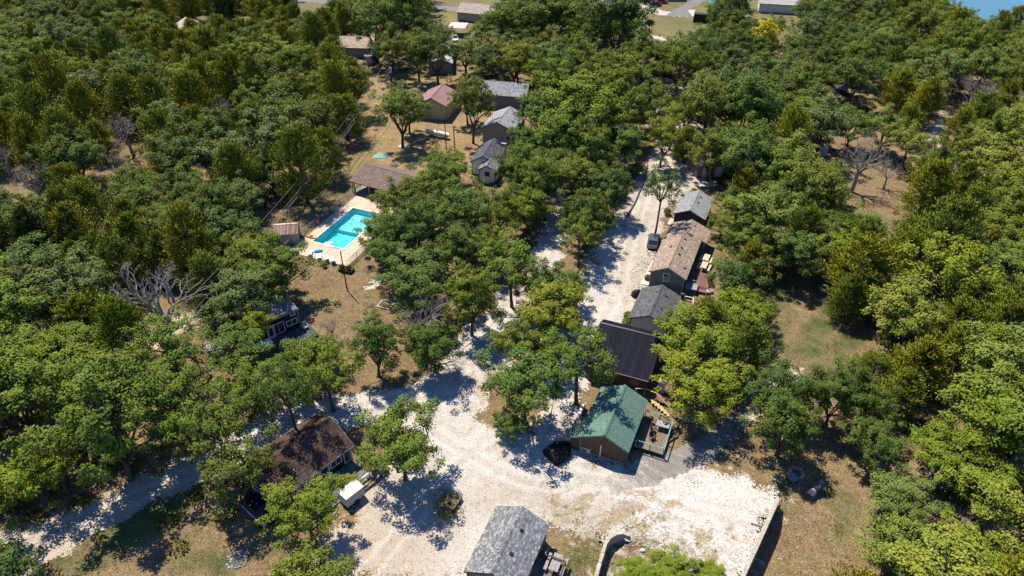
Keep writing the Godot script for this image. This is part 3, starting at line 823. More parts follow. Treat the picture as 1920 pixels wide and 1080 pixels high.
func pebbles():
	# loose white stones along the gravel edges, and grass tufts: nobody could count them
	rng.seed = 41
	var rock := Mb.new()
	var rings := []
	for i in 4:
		var ring := []
		var rad: float = [.55, 1.0, .85, .3][i]
		for s in 6:
			var a := TAU * s / 6 + .3 * i
			ring.append(Vector3(cos(a) * rad * r(.8, 1.15), [-.2, .1, .42, .62][i], sin(a) * rad * r(.8, 1.15)))
		rings.append(ring)
	rock.loft(rings)
	var mm := MultiMesh.new()
	mm.transform_format = MultiMesh.TRANSFORM_3D
	mm.use_colors = true
	mm.mesh = rock.mesh()
	var xf := []
	for i in 26000:
		var x := r(-24, 34)
		var z := r(-100, -34)
		var p := Vector2(x, z)
		var k := noise_b.get_noise_2d(x * .5, z * .5)
		var ingravel := inside(p, "gravel_lot") or inside(p, "cabin_drive") or inside(p, "central_road")
		var lot := z > -50 and x > -4
		if ingravel and rng.randf() > .2: continue
		if not ingravel and not (lot and k > -.05 and Vector2(x - 18, z + 42).length() < 15) and rng.randf() > .015: continue
		if Vector2(x - 24, z + 46).length() < 4 and not ingravel: continue
		if inside(p, "asphalt"): continue
		var s := r(.025, .06) * (2.2 if rng.randf() < .04 else 1.0)
		xf.append([Transform3D(Basis(Vector3.UP, r(0, TAU)).scaled(Vector3(s, s * .8, s)), Vector3(x, .015 + drop(x, z, true), z)), Color.WHITE * r(.6, 1.0)])
	# a washed-out line of rocks beside the cabin drive
	for i in 900:
		var t := r(0, 1)
		var x := lerpf(18.4, 22.4, t) + rng.randfn(0, .7)
		var z := lerpf(-80.5, -92.5, t) + rng.randfn(0, .7)
		var s := r(.06, .2)
		xf.append([Transform3D(Basis(Vector3.UP, r(0, TAU)).scaled(Vector3(s, s * .8, s)), Vector3(x, .015, z)), Color.WHITE * r(.6, 1.05)])
	for q in [[-20.5, -84.2], [-21, -82.6], [-14.5, -92], [-13.6, -91], [-12.6, -93]]:
		for i in 18:
			var s := r(.1, .38)
			xf.append([Transform3D(Basis(Vector3.UP, r(0, TAU)).scaled(Vector3(s, s * .6, s)), Vector3(q[0] + rng.randfn(0, .5), .0, q[1] + rng.randfn(0, .4))), Color.WHITE * r(.7, 1.05)])
	mm.instance_count = xf.size()
	for i in xf.size():
		mm.set_instance_transform(i, xf[i][0])
		mm.set_instance_color(i, xf[i][1])
	var o := MultiMeshInstance3D.new()
	o.multimesh = mm
	o.material_override = mat(.60, .55, .48, .9, 0, true)
	o.name = "pebbles"
	add_child(o)
	tag(o, "loose white limestone pebbles over the gravel lot and drives", "pebbles", "", "stuff")

	var tuft := Mb.new()
	for i in 16:
		var a := r(0, TAU)
		var d := Vector3(cos(a), r(.5, 1.4), sin(a)).normalized()
		leaf(tuft, Vector3(r(-.5, .5), 0, r(-.5, .5)), d, Vector3(-d.z, .2, d.x), r(.5, 1), .12, Vector3(0, .8, 0), Color.WHITE * r(.75, 1.2))
	var gm := MultiMesh.new()
	gm.transform_format = MultiMesh.TRANSFORM_3D
	gm.use_colors = true
	gm.mesh = tuft.mesh()
	var gf := []
	for i in 60000:
		var x := r(-46, 50)
		var z := -34 - 84 * pow(r(0, 1), 1.3)
		var p := Vector2(x, z)
		var weed := noise_a.get_noise_2d(x * 2.2, z * 2.2) + noise_b.get_noise_2d(x * .4, z * .4) * .6
		var green := .0
		if Vector2(x - 13, z + 36).length() < 8: weed += .45; green = .8
		if Vector2(x - 42, (z + 76) * .55).length() < 11: green = .35
		if weed < .1: continue
		if inside(p, "gravel_lot"):
			if weed < .16 or p.x < 3: continue
		if inside(p, "central_road") or inside(p, "cabin_drive") or inside(p, "left_lane") or inside(p, "asphalt"): continue
		if pool_hole(x, z) or Vector2(to_pool(x, z).x / 6.0, to_pool(x, z).y / 11.0).abs().max(Vector2.ZERO).length() < 1.2: continue
		var s := r(.10, .28)
		var c := blend(Color(.34, .26, .11), Color(.13, .17, .035), green + noise_a.get_noise_2d(x * 3, z * 3 + 40) + r(-.2, .2))
		gf.append([Transform3D(Basis(Vector3.UP, r(0, TAU)).scaled(Vector3(s, s * r(.5, 1), s)), Vector3(x, drop(x, z, true), z)), c])
	gm.instance_count = gf.size()
	for i in gf.size():
		gm.set_instance_transform(i, gf[i][0])
		gm.set_instance_color(i, gf[i][1])
	var g := MultiMeshInstance3D.new()
	g.multimesh = gm
	g.material_override = mat(1, 1, 1, .9, 0, true, false)
	g.name = "grass"
	add_child(g)
	tag(g, "dry and green grass tufts on the open ground", "grass", "", "stuff")

# open ground where nothing grows high
func bare(x: float, z: float) -> bool:
	var p := Vector2(x, z)
	if Vector2(x - 42, (z + 76) * .55).length() < 12 or Vector2(x + 22, (z + 80) * .6).length() < 9: return true
	if absf(x + 24) < 16 and z < -108 and z > -180: return true
	if absf(to_pool(x, z).x) < 9 and absf(to_pool(x, z).y) < 16: return true
	if x > 14 and x < 40 and z > -110 and z < -34: return true
	for k in ["left_lane", "central_road", "cabin_drive", "gravel_lot", "asphalt", "upper_lane", "trail", "patch", "white_drive", "far_road", "far_asphalt", "far_path", "lake"]:
		if inside(p, k): return true
	return z < -225

func undergrowth():
	# low leafy brush under the woods
	rng.seed = 61
	var b := Mb.new()
	for i in 90:
		var u := unit()
		u.y = absf(u.y)
		leaf(b, u * Vector3(.8, .55, .8) * r(.5, 1), (unit() + u).normalized(), (u + unit() * .6).normalized(), r(.25, .42), r(.14, .24), u * .6, Color.WHITE * r(.7, 1.25))
	var mm := MultiMesh.new()
	mm.transform_format = MultiMesh.TRANSFORM_3D
	mm.use_colors = true
	mm.mesh = b.mesh()
	var xf := []
	for t in tree_spots:
		for i in 9:
			var x: float = t.x + rng.randfn(0, 3.2)
			var z: float = t.y + rng.randfn(0, 3.2)
			var p := Vector2(x, z)
			if t.y > -70 and absf(t.x) < 26: continue
			if noise_a.get_noise_2d(x * 2, z * 2) < -.12: continue
			if bare(x, z): continue
			var s := r(.5, 1.5)
			xf.append([Transform3D(Basis(Vector3.UP, r(0, TAU)).scaled(Vector3(s, s * r(.6, 1), s)), Vector3(x, 0, z)), Color(.95, 1, .12) * r(.07, .14)])
	mm.instance_count = xf.size()
	for i in xf.size():
		mm.set_instance_transform(i, xf[i][0])
		mm.set_instance_color(i, xf[i][1])
	var o := MultiMeshInstance3D.new()
	o.multimesh = mm
	o.material_override = mat(1, 1, 1, .8, 0, true, false)
	o.name = "undergrowth"
	add_child(o)
	tag(o, "low leafy undergrowth on the floor of the woods", "undergrowth", "", "stuff")

# ---------------------------------------------------------------- trees
var leaf_mats := {}
var oak_crowns := []
var oak_trunks := []
var cedar_crowns := []
var cedar_trunks := []
var bark: StandardMaterial3D
var grey_bark: StandardMaterial3D

func leaf_mat(kind: String, v := 0) -> StandardMaterial3D:
	var key := "%s %d" % [kind, v]
	if leaf_mats.has(key): return leaf_mats[key]
	var tone: Array = {"o": [.112, .164, .022], "b": [.152, .202, .020], "d": [.086, .130, .022], "c": [.172, .205, .020], "cb": [.14, .20, .018],
		"e": [.162, .208, .036], "g": [.122, .168, .044], "y": [.55, .46, .02], "y2": [.20, .24, .015], "dc": [.046, .078, .016]}[kind]
	var t: Array = [[1.0, 1.0, 1.0], [1.22, 1.08, .9], [.84, .92, 1.25], [1.24, 1.0, 1.1]][v]
	var m := StandardMaterial3D.new()
	m.albedo_color = lin(tone[0] * t[0], tone[1] * t[1], tone[2] * t[2])
	m.vertex_color_use_as_albedo = true
	m.roughness = .7
	m.metallic_specular = .22
	m.cull_mode = BaseMaterial3D.CULL_DISABLED
	m.backlight = Color(.52, .66, .2)
	leaf_mats[key] = m
	return m

func leaf(b: Mb, at: Vector3, along: Vector3, up: Vector3, l: float, w: float, soft: Vector3, col: Color):
	var side := along.cross(up).normalized() * w * .5
	var nn := side.cross(along).normalized()
	var flip := nn.dot(up) < 0
	if flip: nn = -nn
	var tip := at + along * l
	var mid := at + along * l * .45
	var nm := (nn + soft * .7).normalized()
	if flip:
		b.v.append(at); b.v.append(mid + side); b.v.append(tip)
		b.v.append(at); b.v.append(tip); b.v.append(mid - side)
	else:
		b.v.append(at); b.v.append(tip); b.v.append(mid + side)
		b.v.append(at); b.v.append(mid - side); b.v.append(tip)
	for i in 6:
		b.n.append(nm)
		b.k.append(col)

func unit() -> Vector3:
	var y := r(-1, 1)
	var a := r(0, TAU)
	var s := sqrt(1 - y * y)
	return Vector3(cos(a) * s, y, sin(a) * s)

# an oak 10 m tall and 10 m wide: [crown, trunk with limbs]
func make_oak(sd: int, clumps: int, leaves: int, low: float, loose: float) -> Array:
	rng.seed = sd
	var c := Mb.new()
	var t := Mb.new()
	var lean := Vector3(r(-.5, .5), 0, r(-.5, .5))
	var fork := Vector3(lean.x * .5, 1.9 + low * 3.6, lean.z * .5)
	t.tube([Vector3(0, -.2, 0), Vector3(lean.x * .1, .5, lean.z * .1), Vector3(lean.x * .3, 1.6, lean.z * .3), fork], [.34, .25, .21, .19], 8)
	var lobes := []
	for i in 7: lobes.append([unit(), r(.75, 1.18)])
	var limbs := []
	for i in 8:
		var a := TAU * i / 8 + r(-.3, .3)
		var e := r(.15, 1.2)
		var d := Vector3(cos(a) * cos(e), sin(e), sin(a) * cos(e))
		var end := fork + Vector3(d.x * 3.6, d.y * 4.4 + .8, d.z * 3.6)
		var bend := fork + (end - fork) * .45 + Vector3(r(-.4, .4), r(-.1, .5), r(-.4, .4))
		t.tube([fork - Vector3(0, r(0, .8), 0), bend, end], [.13, .085, .03], 5)
		limbs.append([bend, end])
	var shape := FastNoiseLite.new()
	shape.seed = sd
	shape.frequency = .85
	shape.fractal_octaves = 2
	for i in clumps:
		var d := unit()
		if d.y < -.5: d.y = -d.y * .6
		d = d.normalized()
		var size := .92 + shape.get_noise_3d(d.x * 1.6, d.y * 1.6, d.z * 1.6) * .75
		var rad := size * pow(r(.12, 1), .45)
		var cy := 5.5 + low * 1.4
		var at := Vector3(d.x * 4.5 * rad + lean.x, cy + d.y * (4.1 if d.y > 0 else 3.6 - low) * rad, d.z * 4.5 * rad + lean.z)
		# gaps: nothing grows in some pockets of the crown
		if shape.get_noise_3d(at.x * .62 + 50, at.y * .62, at.z * .62) < -.16: continue
		at += Vector3(r(-.4, .4), r(-.3, .3), r(-.4, .4)) * loose
		# a twig from the nearest limb
		var near: Vector3 = limbs[0][1]
		for l in limbs:
			for q in l:
				if q.distance_to(at) < near.distance_to(at): near = q
		if i % 2 == 0: t.tube([near, (near + at) * .5 + Vector3(0, r(-.3, .1), 0), at], [.05, .03, .012], 4)
		var rx := r(.34, .92)
		var ry := rx * r(.6, .95)
		var shade := r(.82, 1.2)
		var warm := r(-.12, .14)
		var outward := (at - Vector3(lean.x, cy - 1.5, lean.z)).normalized()
		for j in int(leaves * (.35 + rx * rx * 1.15)):
			var u := unit()
			if u.y < -.35: u.y = -u.y
			var q := pow(r(.1, 1), .5) * (1.0 if rng.randf() < .86 else r(1.1, 1.6))
			var p := at + Vector3(u.x * rx, u.y * ry, u.z * rx) * q
			var up := (u * 1.0 + outward * .55 + Vector3(0, .5, 0) + unit() * .7).normalized()
			var along := (unit() + u * .8).normalized()
			along = (along - up * along.dot(up) * .8).normalized()
			var f := shade * r(.55, 1.45)
			leaf(c, p, along, up, r(.19, .36), r(.12, .21), u * .6 + outward * .45, Color(f * (1 + warm), f, f * (1 - warm * .5)))
	return [c.mesh(), t.mesh()]

# a red cedar 10 m tall and 8 m wide: feathery sprays on rising boughs
func make_cedar(sd: int, boughs: int, leaves: int, pointed: float) -> Array:
	rng.seed = sd
	var c := Mb.new()
	var t := Mb.new()
	t.tube([Vector3(0, -.2, 0), Vector3(.05, 2, 0), Vector3(r(-.2, .2), 6, r(-.2, .2)), Vector3(0, 9.3, 0)], [.26, .2, .11, .03], 7)
	var prof := []
	for i in 9: prof.append(r(.72, 1.15))
	for i in boughs:
		var y := 1.0 + 8.6 * pow(r(0, 1), 1.15)
		var h := (y - 1.0) / 8.6
		var a := r(0, TAU)
		var w: float = lerpf(4.0 * pow(1 - h, .62) + .35, 3.9 * (1 - h) + .25, pointed)
		w *= prof[int(a / TAU * 8.99)] * r(.7, 1.08)
		if h < .15: w *= .8
		var e := r(.25, .75) + h * .5
		var d := Vector3(cos(a) * cos(e), sin(e), sin(a) * cos(e))
		var o := Vector3(0, y - .5, 0)
		var end := o + d * w / cos(e) * .98
		end.y = minf(end.y, 10.2)
		if i % 2 == 0: t.tube([o, end], [.045, .012], 4)
		var f0 := r(.78, 1.22)
		var warm := r(-.1, .16)
		var len := w * r(.55, .8)
		for j in leaves:
			var s := r(0, 1)
			var cone := .62 * (1 - s * .75) * minf(1.0, .4 + w * .25)
			var p := end - d * s * len + unit() * cone * Vector3(1, .7, 1)
			p -= d * 0.0
			var along := (d * .9 + unit() * .75 + Vector3(0, .55, 0)).normalized()
			var up := (unit() + Vector3(d.x, .8, d.z)).normalized()
			var f := f0 * r(.7, 1.3)
			leaf(c, p, along, up, r(.22, .46), r(.06, .13), d * .5 + Vector3(0, .35, 0), Color(f * (1 + warm), f, f * .9))
	return [c.mesh(), t.mesh()]

func twigs(t: Mb, at: Vector3, d: Vector3, l: float, rad: float, depth: int):
	var mid := at + d * l * .5 + unit() * l * .08
	var end := at + d * l + unit() * l * .1
	t.tube([at, mid, end], [rad, rad * .8, rad * .55], 6 if depth > 3 else (4 if depth > 1 else 3), Color.WHITE * r(.8, 1.1))
	if depth == 0: return
	var kids := 3 if depth > 3 else (2 if depth > 1 else 4)
	for i in kids:
		var s := r(.45, 1.0)
		var p := at.lerp(mid, s * 2) if s < .5 else mid.lerp(end, s * 2 - 1)
		if i == 0: p = end
		var nd := (d + unit() * .75 + Vector3(0, .18, 0)).normalized()
		twigs(t, p, nd, l * r(.55, .8), rad * .6, depth - 1)

func dead_tree(x: float, z: float, h: float, w: float, label: String):
	rng.seed = int(absf(x * 31 + z * 17))
	var o := thing("dead_tree", label, "dead tree", x, z, r(0, 360))
	var trunk := Mb.new()
	var limbs := Mb.new()
	var k := h / 10.0
	var sp := w / h
	var top := Vector3(r(-.5, .5), h * .4, r(-.5, .5))
	trunk.tube([Vector3(0, -.2, 0), Vector3(r(-.15, .15), h * .2, r(-.1, .1)), top], [.42 * k, .34 * k, .27 * k], 9)
	for i in 6:
		var a := TAU * i / 6 + r(-.4, .4)
		var d := Vector3(cos(a) * sp, r(.9, 1.9), sin(a) * sp).normalized()
		twigs(limbs, top - Vector3(0, r(0, h * .12), 0), d, h * r(.2, .3), .16 * k, 5)
	put("trunk", trunk, grey_bark, o)
	put("bare_limbs", limbs, grey_bark, o)

var grown := 0
var tree_spots := []
func grow(kind: String, x: float, z: float, h: float, w: float, label: String, group := ""):
	grown += 1
	tree_spots.append(Vector2(x, z))
	rng.seed = 5000 + grown * 13
	var conifer := kind in ["c", "cb", "dc"]
	var called := "cedar_tree" if conifer else ("oak_tree" if kind in ["o", "d"] else "leafy_tree")
	var o := thing(called, label, "cedar" if conifer else ("oak" if kind in ["o", "d"] else "tree"), x, z, r(0, 360), group)
	var i := rng.randi() % (cedar_crowns.size() if conifer else oak_crowns.size())
	if kind == "dc": i = 2
	if label.begins_with("tall thin oak"): i = oak_crowns.size() - 1
	var v: int = [0, 0, 1, 1, 2, 2, 0, 3][rng.randi() % 8] if kind in ["o", "b", "d", "c", "e"] and label.find("bush") < 0 else 0
	var crown := put("crown", (cedar_crowns if conifer else oak_crowns)[i], leaf_mat(kind, v), o)
	var trunk := put("trunk", (cedar_trunks if conifer else oak_trunks)[i], bark, o)
	h *= r(.9, 1.16)
	o.scale = Vector3(w / (7.4 if conifer else 9.0), h / 9.4, w / (7.4 if conifer else 9.0))

const ORD := ["first", "second", "third", "fourth", "fifth", "sixth", "seventh", "eighth", "ninth", "tenth", "eleventh", "twelfth", "thirteenth", "fourteenth", "fifteenth", "sixteenth", "seventeenth", "eighteenth", "nineteenth", "twentieth"]
const TONE := {"o": "green oak", "b": "bright tree", "d": "dark oak", "c": "olive cedar", "e": "pale tree", "g": "grey-green tree"}
func wood(place: String, row: int, list: String):
	var at := 0
	for s in list.split(" | "):
		var f := s.split(" ")
		grow(f[0], float(f[1]), float(f[2]), float(f[3]), float(f[4]), "%s, %s from the left in the %s row of the %s" % [TONE[f[0]], ORD[at], ORD[row], place], "trees of the " + place)
		at += 1

func tree_kinds():
	bark = mat(.10, .08, .062, .9)
	grey_bark = mat(.37, .335, .31, .9, 0, true)
	for q in [[11, 210, 112, 0.0, 1.0], [12, 190, 116, .2, 1.6], [13, 230, 104, -.1, .8], [14, 180, 116, .1, 2.2], [15, 220, 108, 0.1, 1.3], [16, 150, 100, .3, 2.6], [17, 200, 112, -.1, 1.8], [18, 170, 112, .2, 1.2], [19, 130, 108, .2, 2.4]]:
		var m := make_oak(q[0], q[1], q[2], q[3], q[4])
		oak_crowns.append(m[0])
		oak_trunks.append(m[1])
	for q in [[31, 230, 74, .2], [32, 210, 78, .45], [33, 240, 70, .9], [34, 220, 76, .3], [35, 190, 80, .1]]:
		var m := make_cedar(q[0], q[1], q[2], q[3])
		cedar_crowns.append(m[0])
		cedar_trunks.append(m[1])
	# a tall thin oak: high small crown on a long trunk
	rng.seed = 77
	var m2 := make_oak(78, 84, 100, 1.0, 2.4)
	oak_crowns.append(m2[0])
	oak_trunks.append(m2[1])

# ---------------------------------------------------------------- houses
var siding_h: Texture2D
var siding_v: Texture2D

func clad(red: float, green: float, blue: float, vertical: bool) -> StandardMaterial3D:
	var key := "clad %.3f %.3f %.3f %s" % [red, green, blue, vertical]
	if mats.has(key): return mats[key]
	var m := StandardMaterial3D.new()
	m.albedo_color = lin(red, green, blue)
	m.roughness = .75
	m.metallic_specular = .3
	m.albedo_texture = siding_v if vertical else siding_h
	m.uv1_triplanar = true
	m.uv1_scale = Vector3.ONE * .8
	mats[key] = m
	return m

# one roof plane in its own frame: o the lower corner, u along the eave, w up the slope, nn outward
func shingles(o: Vector3, u: Vector3, w: Vector3, lu: float, lw: float, course: float, tones: Array) -> Mb:
	var b := Mb.new()
	var nn := u.cross(w).normalized()
	if nn.y < 0: nn = -nn
	var flip := u.cross(w).dot(nn) < 0
	var rows := int(ceil(lw / course))
	for i in rows:
		var v0 := i * course
		var v1 := minf(lw, v0 + course * 1.25)
		var x := -r(0, .3)
		while x < lu:
			var x1 := x + r(1.1, 2.4) * course
			var a := clampf(x, 0, lu)
			var c := clampf(x1 - .012, 0, lu)
			x = x1
			if c - a < .02: continue
			var t: Color = tones[rng.randi() % tones.size()] * r(.85, 1.15)
			var h := r(.022, .036)
			var p0 := o + u * a + w * v0 + nn * h
			var p1 := o + u * c + w * v0 + nn * h
			var p2 := o + u * c + w * v1 + nn * .006
			var p3 := o + u * a + w * v1 + nn * .006
			if flip: b.quad(p1, p0, p3, p2, t)
			else: b.quad(p0, p1, p2, p3, t)
			var e0 := o + u * a + w * v0
			var e1 := o + u * c + w * v0
			if flip: b.quad(e1, e0, p0, p1, t * .8)
			else: b.quad(e0, e1, p1, p0, t * .8)
	return b

# a gabled house, ridge along its z axis. wl/wr: wall distance left/right of the ridge, hl/hr: eave heights there
func gable(h: Node3D, L: float, wl: float, wr: float, hl: float, hr: float, top: float, over: float, wall: Material, trim: Material, roof: String, tones: Array, course := .2):
	var q := Mb.new()
	var z := L * .5
	var fl := hl - (top - hl) / (wl) * 0.0
	var a := [Vector3(-wl, 0, z), Vector3(wr, 0, z), Vector3(wr, hr - .06, z), Vector3(0, top - .1, z), Vector3(-wl, hl - .06, z)]
	var bk := []
	for p in a: bk.append(Vector3(p.x, p.y, -z))
	q.quad(a[0], a[1], a[2], a[4]); q.tri(a[4], a[2], a[3])
	q.quad(bk[1], bk[0], bk[4], bk[2]); q.tri(bk[2], bk[4], bk[3])
	q.quad(a[1], bk[1], bk[2], a[2]); q.quad(bk[0], a[0], a[4], bk[4])
	put("wall", q, wall, h)
	bx("foundation", mat(.30, .29, .27), Vector3((wr - wl) * .5, .12, 0), Vector3(wl + wr + .06, .24, L + .06), h)
	# corner boards
	for s in [[-wl, hl], [wr, hr]]:
		for e in [-1, 1]:
			bx("corner_board", trim, Vector3(s[0], s[1] * .5 - .02, z * e), Vector3(.13, s[1] - .1, .13), h)
	for s in [[-1, wl, hl], [1, wr, hr]]:
		var run: float = s[1]
		var rise: float = top - s[2]
		var len := sqrt(run * run + rise * rise)
		var down := Vector3(s[0] * run, -rise, 0) / len
		var full: float = len + over
		var nn := Vector3(s[0] * rise, run, 0) / len
		var ridge := Vector3(0, top, 0)
		var mid: Vector3 = ridge + down * full * .5
		var slab := bx("roof_slope", trim if roof == "shingle" else mat(tones[0].r, tones[0].g, tones[0].b, .5, .1), mid, Vector3(full, .12, L + over * 2), h, Basis(down, nn, down.cross(nn)))
		var lo: Vector3 = ridge + down * full + nn * .062 + Vector3(0, 0, -z - over)
		if roof == "shingle":
			put("shingles", shingles(lo, Vector3(0, 0, 1), -down, L + over * 2, full - .04, course, tones), mat(1, 1, 1, .92, 0, true, false), slab, "stuff")
		else:
			# sheet metal: each panel between two seams is a piece of its own
			var pitch := course
			var count := int(round((L + over * 2) / pitch))
			pitch = (L + over * 2) / count
			var pan := Mb.new()
			pan.box(Vector3.ZERO, Vector3(full - .02, .02, pitch - .035))
			pan.box(Vector3(0, .014, pitch * .5 - .02), Vector3(full - .02, .028, .035))
			var pm := pan.mesh()
			for i in count:
				var t: Color = tones[rng.randi() % tones.size()]
				var pmat := mat(t.r, t.g, t.b, .62, .05)
				pmat.metallic_specular = .14
				var o := put("roof_panel", pm, pmat, slab)
				o.transform = Transform3D(Basis(down, nn, down.cross(nn)), mid + nn * .074 + Vector3(0, 0, -z - over + (i + .5) * pitch))
		bx("fascia_board", trim, ridge + down * (full + .015) - nn * .02, Vector3(.03, .2, L + over * 2), h, Basis(down, nn, down.cross(nn)))
		for e in [-1, 1]:
			bx("rake_board", trim, mid + Vector3(0, 0, (z + over + .017) * e) - nn * .02, Vector3(full, .17, .03), h, Basis(down, nn, down.cross(nn)))
	var cap := Mb.new()
	var ct: Color = tones[0]
	if roof == "shingle":
		var zz := -z - over
		while zz < z + over:
			var t: Color = tones[rng.randi() % tones.size()] * r(.8, 1.05)
			var g := minf(.21, z + over - zz)
			for s in [-1, 1]:
				var rise2: float = (top - (hl if s < 0 else hr)) / (wl if s < 0 else wr)
				cap.box(Vector3(s * .075, top + .115 - .075 * rise2, zz + g * .5), Vector3(.16, .02, g - .015), Basis(Vector3(0, 0, 1), -s * atan(rise2)), t)
			zz += .21
		put("ridge_cap", cap, mat(1, 1, 1, .92, 0, true, false), h, "stuff")
	else:
		for s in [-1, 1]:
			var rise3: float = (top - (hl if s < 0 else hr)) / (wl if s < 0 else wr)
			cap.box(Vector3(s * .1, top + .15 - .1 * rise3, 0), Vector3(.22, .02, L + over * 2 + .02), Basis(Vector3(0, 0, 1), -s * atan(rise3)))
		put("ridge_cap", cap, mat(ct.r * 1.1, ct.g * 1.1, ct.b * 1.1, .4, .4), h)

# a window on a wall: at its centre, out the way the wall faces (degrees about y)
func window(h: Node3D, at: Vector3, out: float, w: float, ht: float, trim: Material, cols := 1, rows := 2):
	var b := Basis(Vector3.UP, deg_to_rad(out))
	var o := bx("window", mat(.02, .022, .025, .5), at + b * Vector3(0, 0, .015), Vector3(w, ht, .03), h, b)
	var glass := mat(.035, .045, .055, .08, 0, false, false)
	for i in cols:
		for j in rows:
			var pw := w / cols - .06
			var ph := ht / rows - .06
			bx("pane", glass, at + b * Vector3(-w * .5 + (i + .5) * w / cols, -ht * .5 + (j + .5) * ht / rows, .038), Vector3(pw, ph, .012), o, b)
	for s in [-1, 1]:
		bx("frame", trim, at + b * Vector3(s * (w * .5 + .05), 0, .03), Vector3(.1, ht + .2, .06), o, b)
		bx("frame", trim, at + b * Vector3(0, s * (ht * .5 + .05), .03), Vector3(w, .1, .06), o, b)
	for j in range(1, rows): bx("sash", trim, at + b * Vector3(0, -ht * .5 + j * ht / rows, .045), Vector3(w, .055, .03), o, b)
	for i in range(1, cols): bx("sash", trim, at + b * Vector3(-w * .5 + i * w / cols, 0, .048), Vector3(.055, ht, .03), o, b)

func door(h: Node3D, at: Vector3, out: float, w: float, ht: float, m: Material, trim: Material, glazed := false):
	var b := Basis(Vector3.UP, deg_to_rad(out))
	var o := bx("door", m, at + b * Vector3(0, ht * .5, .02), Vector3(w, ht, .04), h, b)
	if glazed: bx("pane", mat(.035, .045, .055, .08, 0, false, false), at + b * Vector3(0, ht * .56, .046), Vector3(w * .66, ht * .68, .012), o, b)
	bx("handle", mat(.5, .48, .42, .3, .8), at + b * Vector3(w * .4, ht * .47, .06), Vector3(.05, .12, .05), o, b)
	for s in [-1, 1]: bx("frame", trim, at + b * Vector3(s * (w * .5 + .05), ht * .5, .03), Vector3(.1, ht + .1, .06), o, b)
	bx("frame", trim, at + b * Vector3(0, ht + .05, .032), Vector3(w + .2, .1, .06), o, b)

func roof_vent(h: Node3D, at: Vector3, tilt: float, pale := false):
	if pale:
		var q := Mb.new()
		q.tube([at - Vector3(0, .1, 0), at + Vector3(0, .35, 0)], [.07, .07], 8)
		put("vent_pipe", q, mat(.5, .5, .5), h)
	else:
		var b := Basis(Vector3(0, 0, 1), tilt)
		var o := bx("roof_vent", mat(.03, .03, .032, .6), at + b * Vector3(0, .12, 0), Vector3(.34, .1, .34), h, b)
		bx("flashing", mat(.05, .05, .055, .5), at + b * Vector3(0, .05, 0), Vector3(.46, .03, .46), o, b)

# a board deck in a house's own frame: x0..x1, z0..z1, top at y; boards along z
func decking(h: Node3D, x0: float, x1: float, z0: float, z1: float, y: float, tone: Color, along_x := false):
	var q := Mb.new()
	var w := .14
	var n := int(((z1 - z0) if along_x else (x1 - x0)) / w)
	for i in n:
		var t := tone * r(.82, 1.15)
		if along_x: q.box(Vector3((x0 + x1) * .5, y - .02 + r(-.003, .003), z0 + (i + .5) * w), Vector3(x1 - x0, .04, w - .014), Basis(), t)
		else: q.box(Vector3(x0 + (i + .5) * w, y - .02 + r(-.003, .003), (z0 + z1) * .5), Vector3(w - .014, .04, z1 - z0), Basis(), t)
	put("deck_boards", q, mat(1, 1, 1, .85, 0, true), h, "stuff")
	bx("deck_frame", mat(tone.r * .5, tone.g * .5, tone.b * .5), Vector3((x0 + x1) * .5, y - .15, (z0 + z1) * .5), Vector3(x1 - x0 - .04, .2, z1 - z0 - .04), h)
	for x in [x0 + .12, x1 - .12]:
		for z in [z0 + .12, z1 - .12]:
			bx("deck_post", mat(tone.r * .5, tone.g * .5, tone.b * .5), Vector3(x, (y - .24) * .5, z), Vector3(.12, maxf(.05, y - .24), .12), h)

# a railing through points; posts, a top and a bottom rail, balusters
func railing(h: Node3D, pts: Array, y: float, ht: float, m: Material, pm: Material, balusters := true):
	for i in pts.size():
		bx("rail_post", pm, Vector3(pts[i].x, y + ht * .5, pts[i].y), Vector3(.1, ht, .1), h)
	for i in pts.size() - 1:
		var a := Vector3(pts[i].x, y + ht, pts[i].y)
		var b := Vector3(pts[i + 1].x, y + ht, pts[i + 1].y)
		put("hand_rail", bars([[a, b]], .12, .05), m, h)
		var low := Vector3(0, ht - .12, 0)
		put("bottom_rail", bars([[a - low, b - low]], .05, .06), pm, h)
		if balusters:
			var q := Mb.new()
			var n := int(a.distance_to(b) / .16)
			for j in n:
				var p := a.lerp(b, (j + .5) / n)
				q.box(p - Vector3(0, ht * .5, 0), Vector3(.03, ht - .1, .03))
			put("balusters", q, pm, h, "stuff")

func picnic_table(label: String, x: float, z: float, yaw: float, y: float, tone: Color, group := "") -> Node3D:
	var o := thing("picnic_table", label, "picnic table", x, z, yaw, group, y)
	var m := mat(tone.r, tone.g, tone.b, .75)
	for i in 5: bx("table_plank", m, Vector3(-.36 + i * .18, .75, 0), Vector3(.165, .04, 1.85), o)
	for s in [-1, 1]:
		for i in 2: bx("bench_plank", m, Vector3(s * (.74 + i * .15), .45, 0), Vector3(.14, .04, 1.85), o)
		put("leg", bars([[Vector3(-.72, 0, s * .65), Vector3(.2, .72, s * .65)]], .09, .05), m, o)
		put("leg", bars([[Vector3(.72, 0, s * .70), Vector3(-.2, .72, s * .70)]], .09, .05), m, o)
		bx("cross_beam", m, Vector3(0, .40, s * .60), Vector3(1.7, .09, .05), o)
	return o

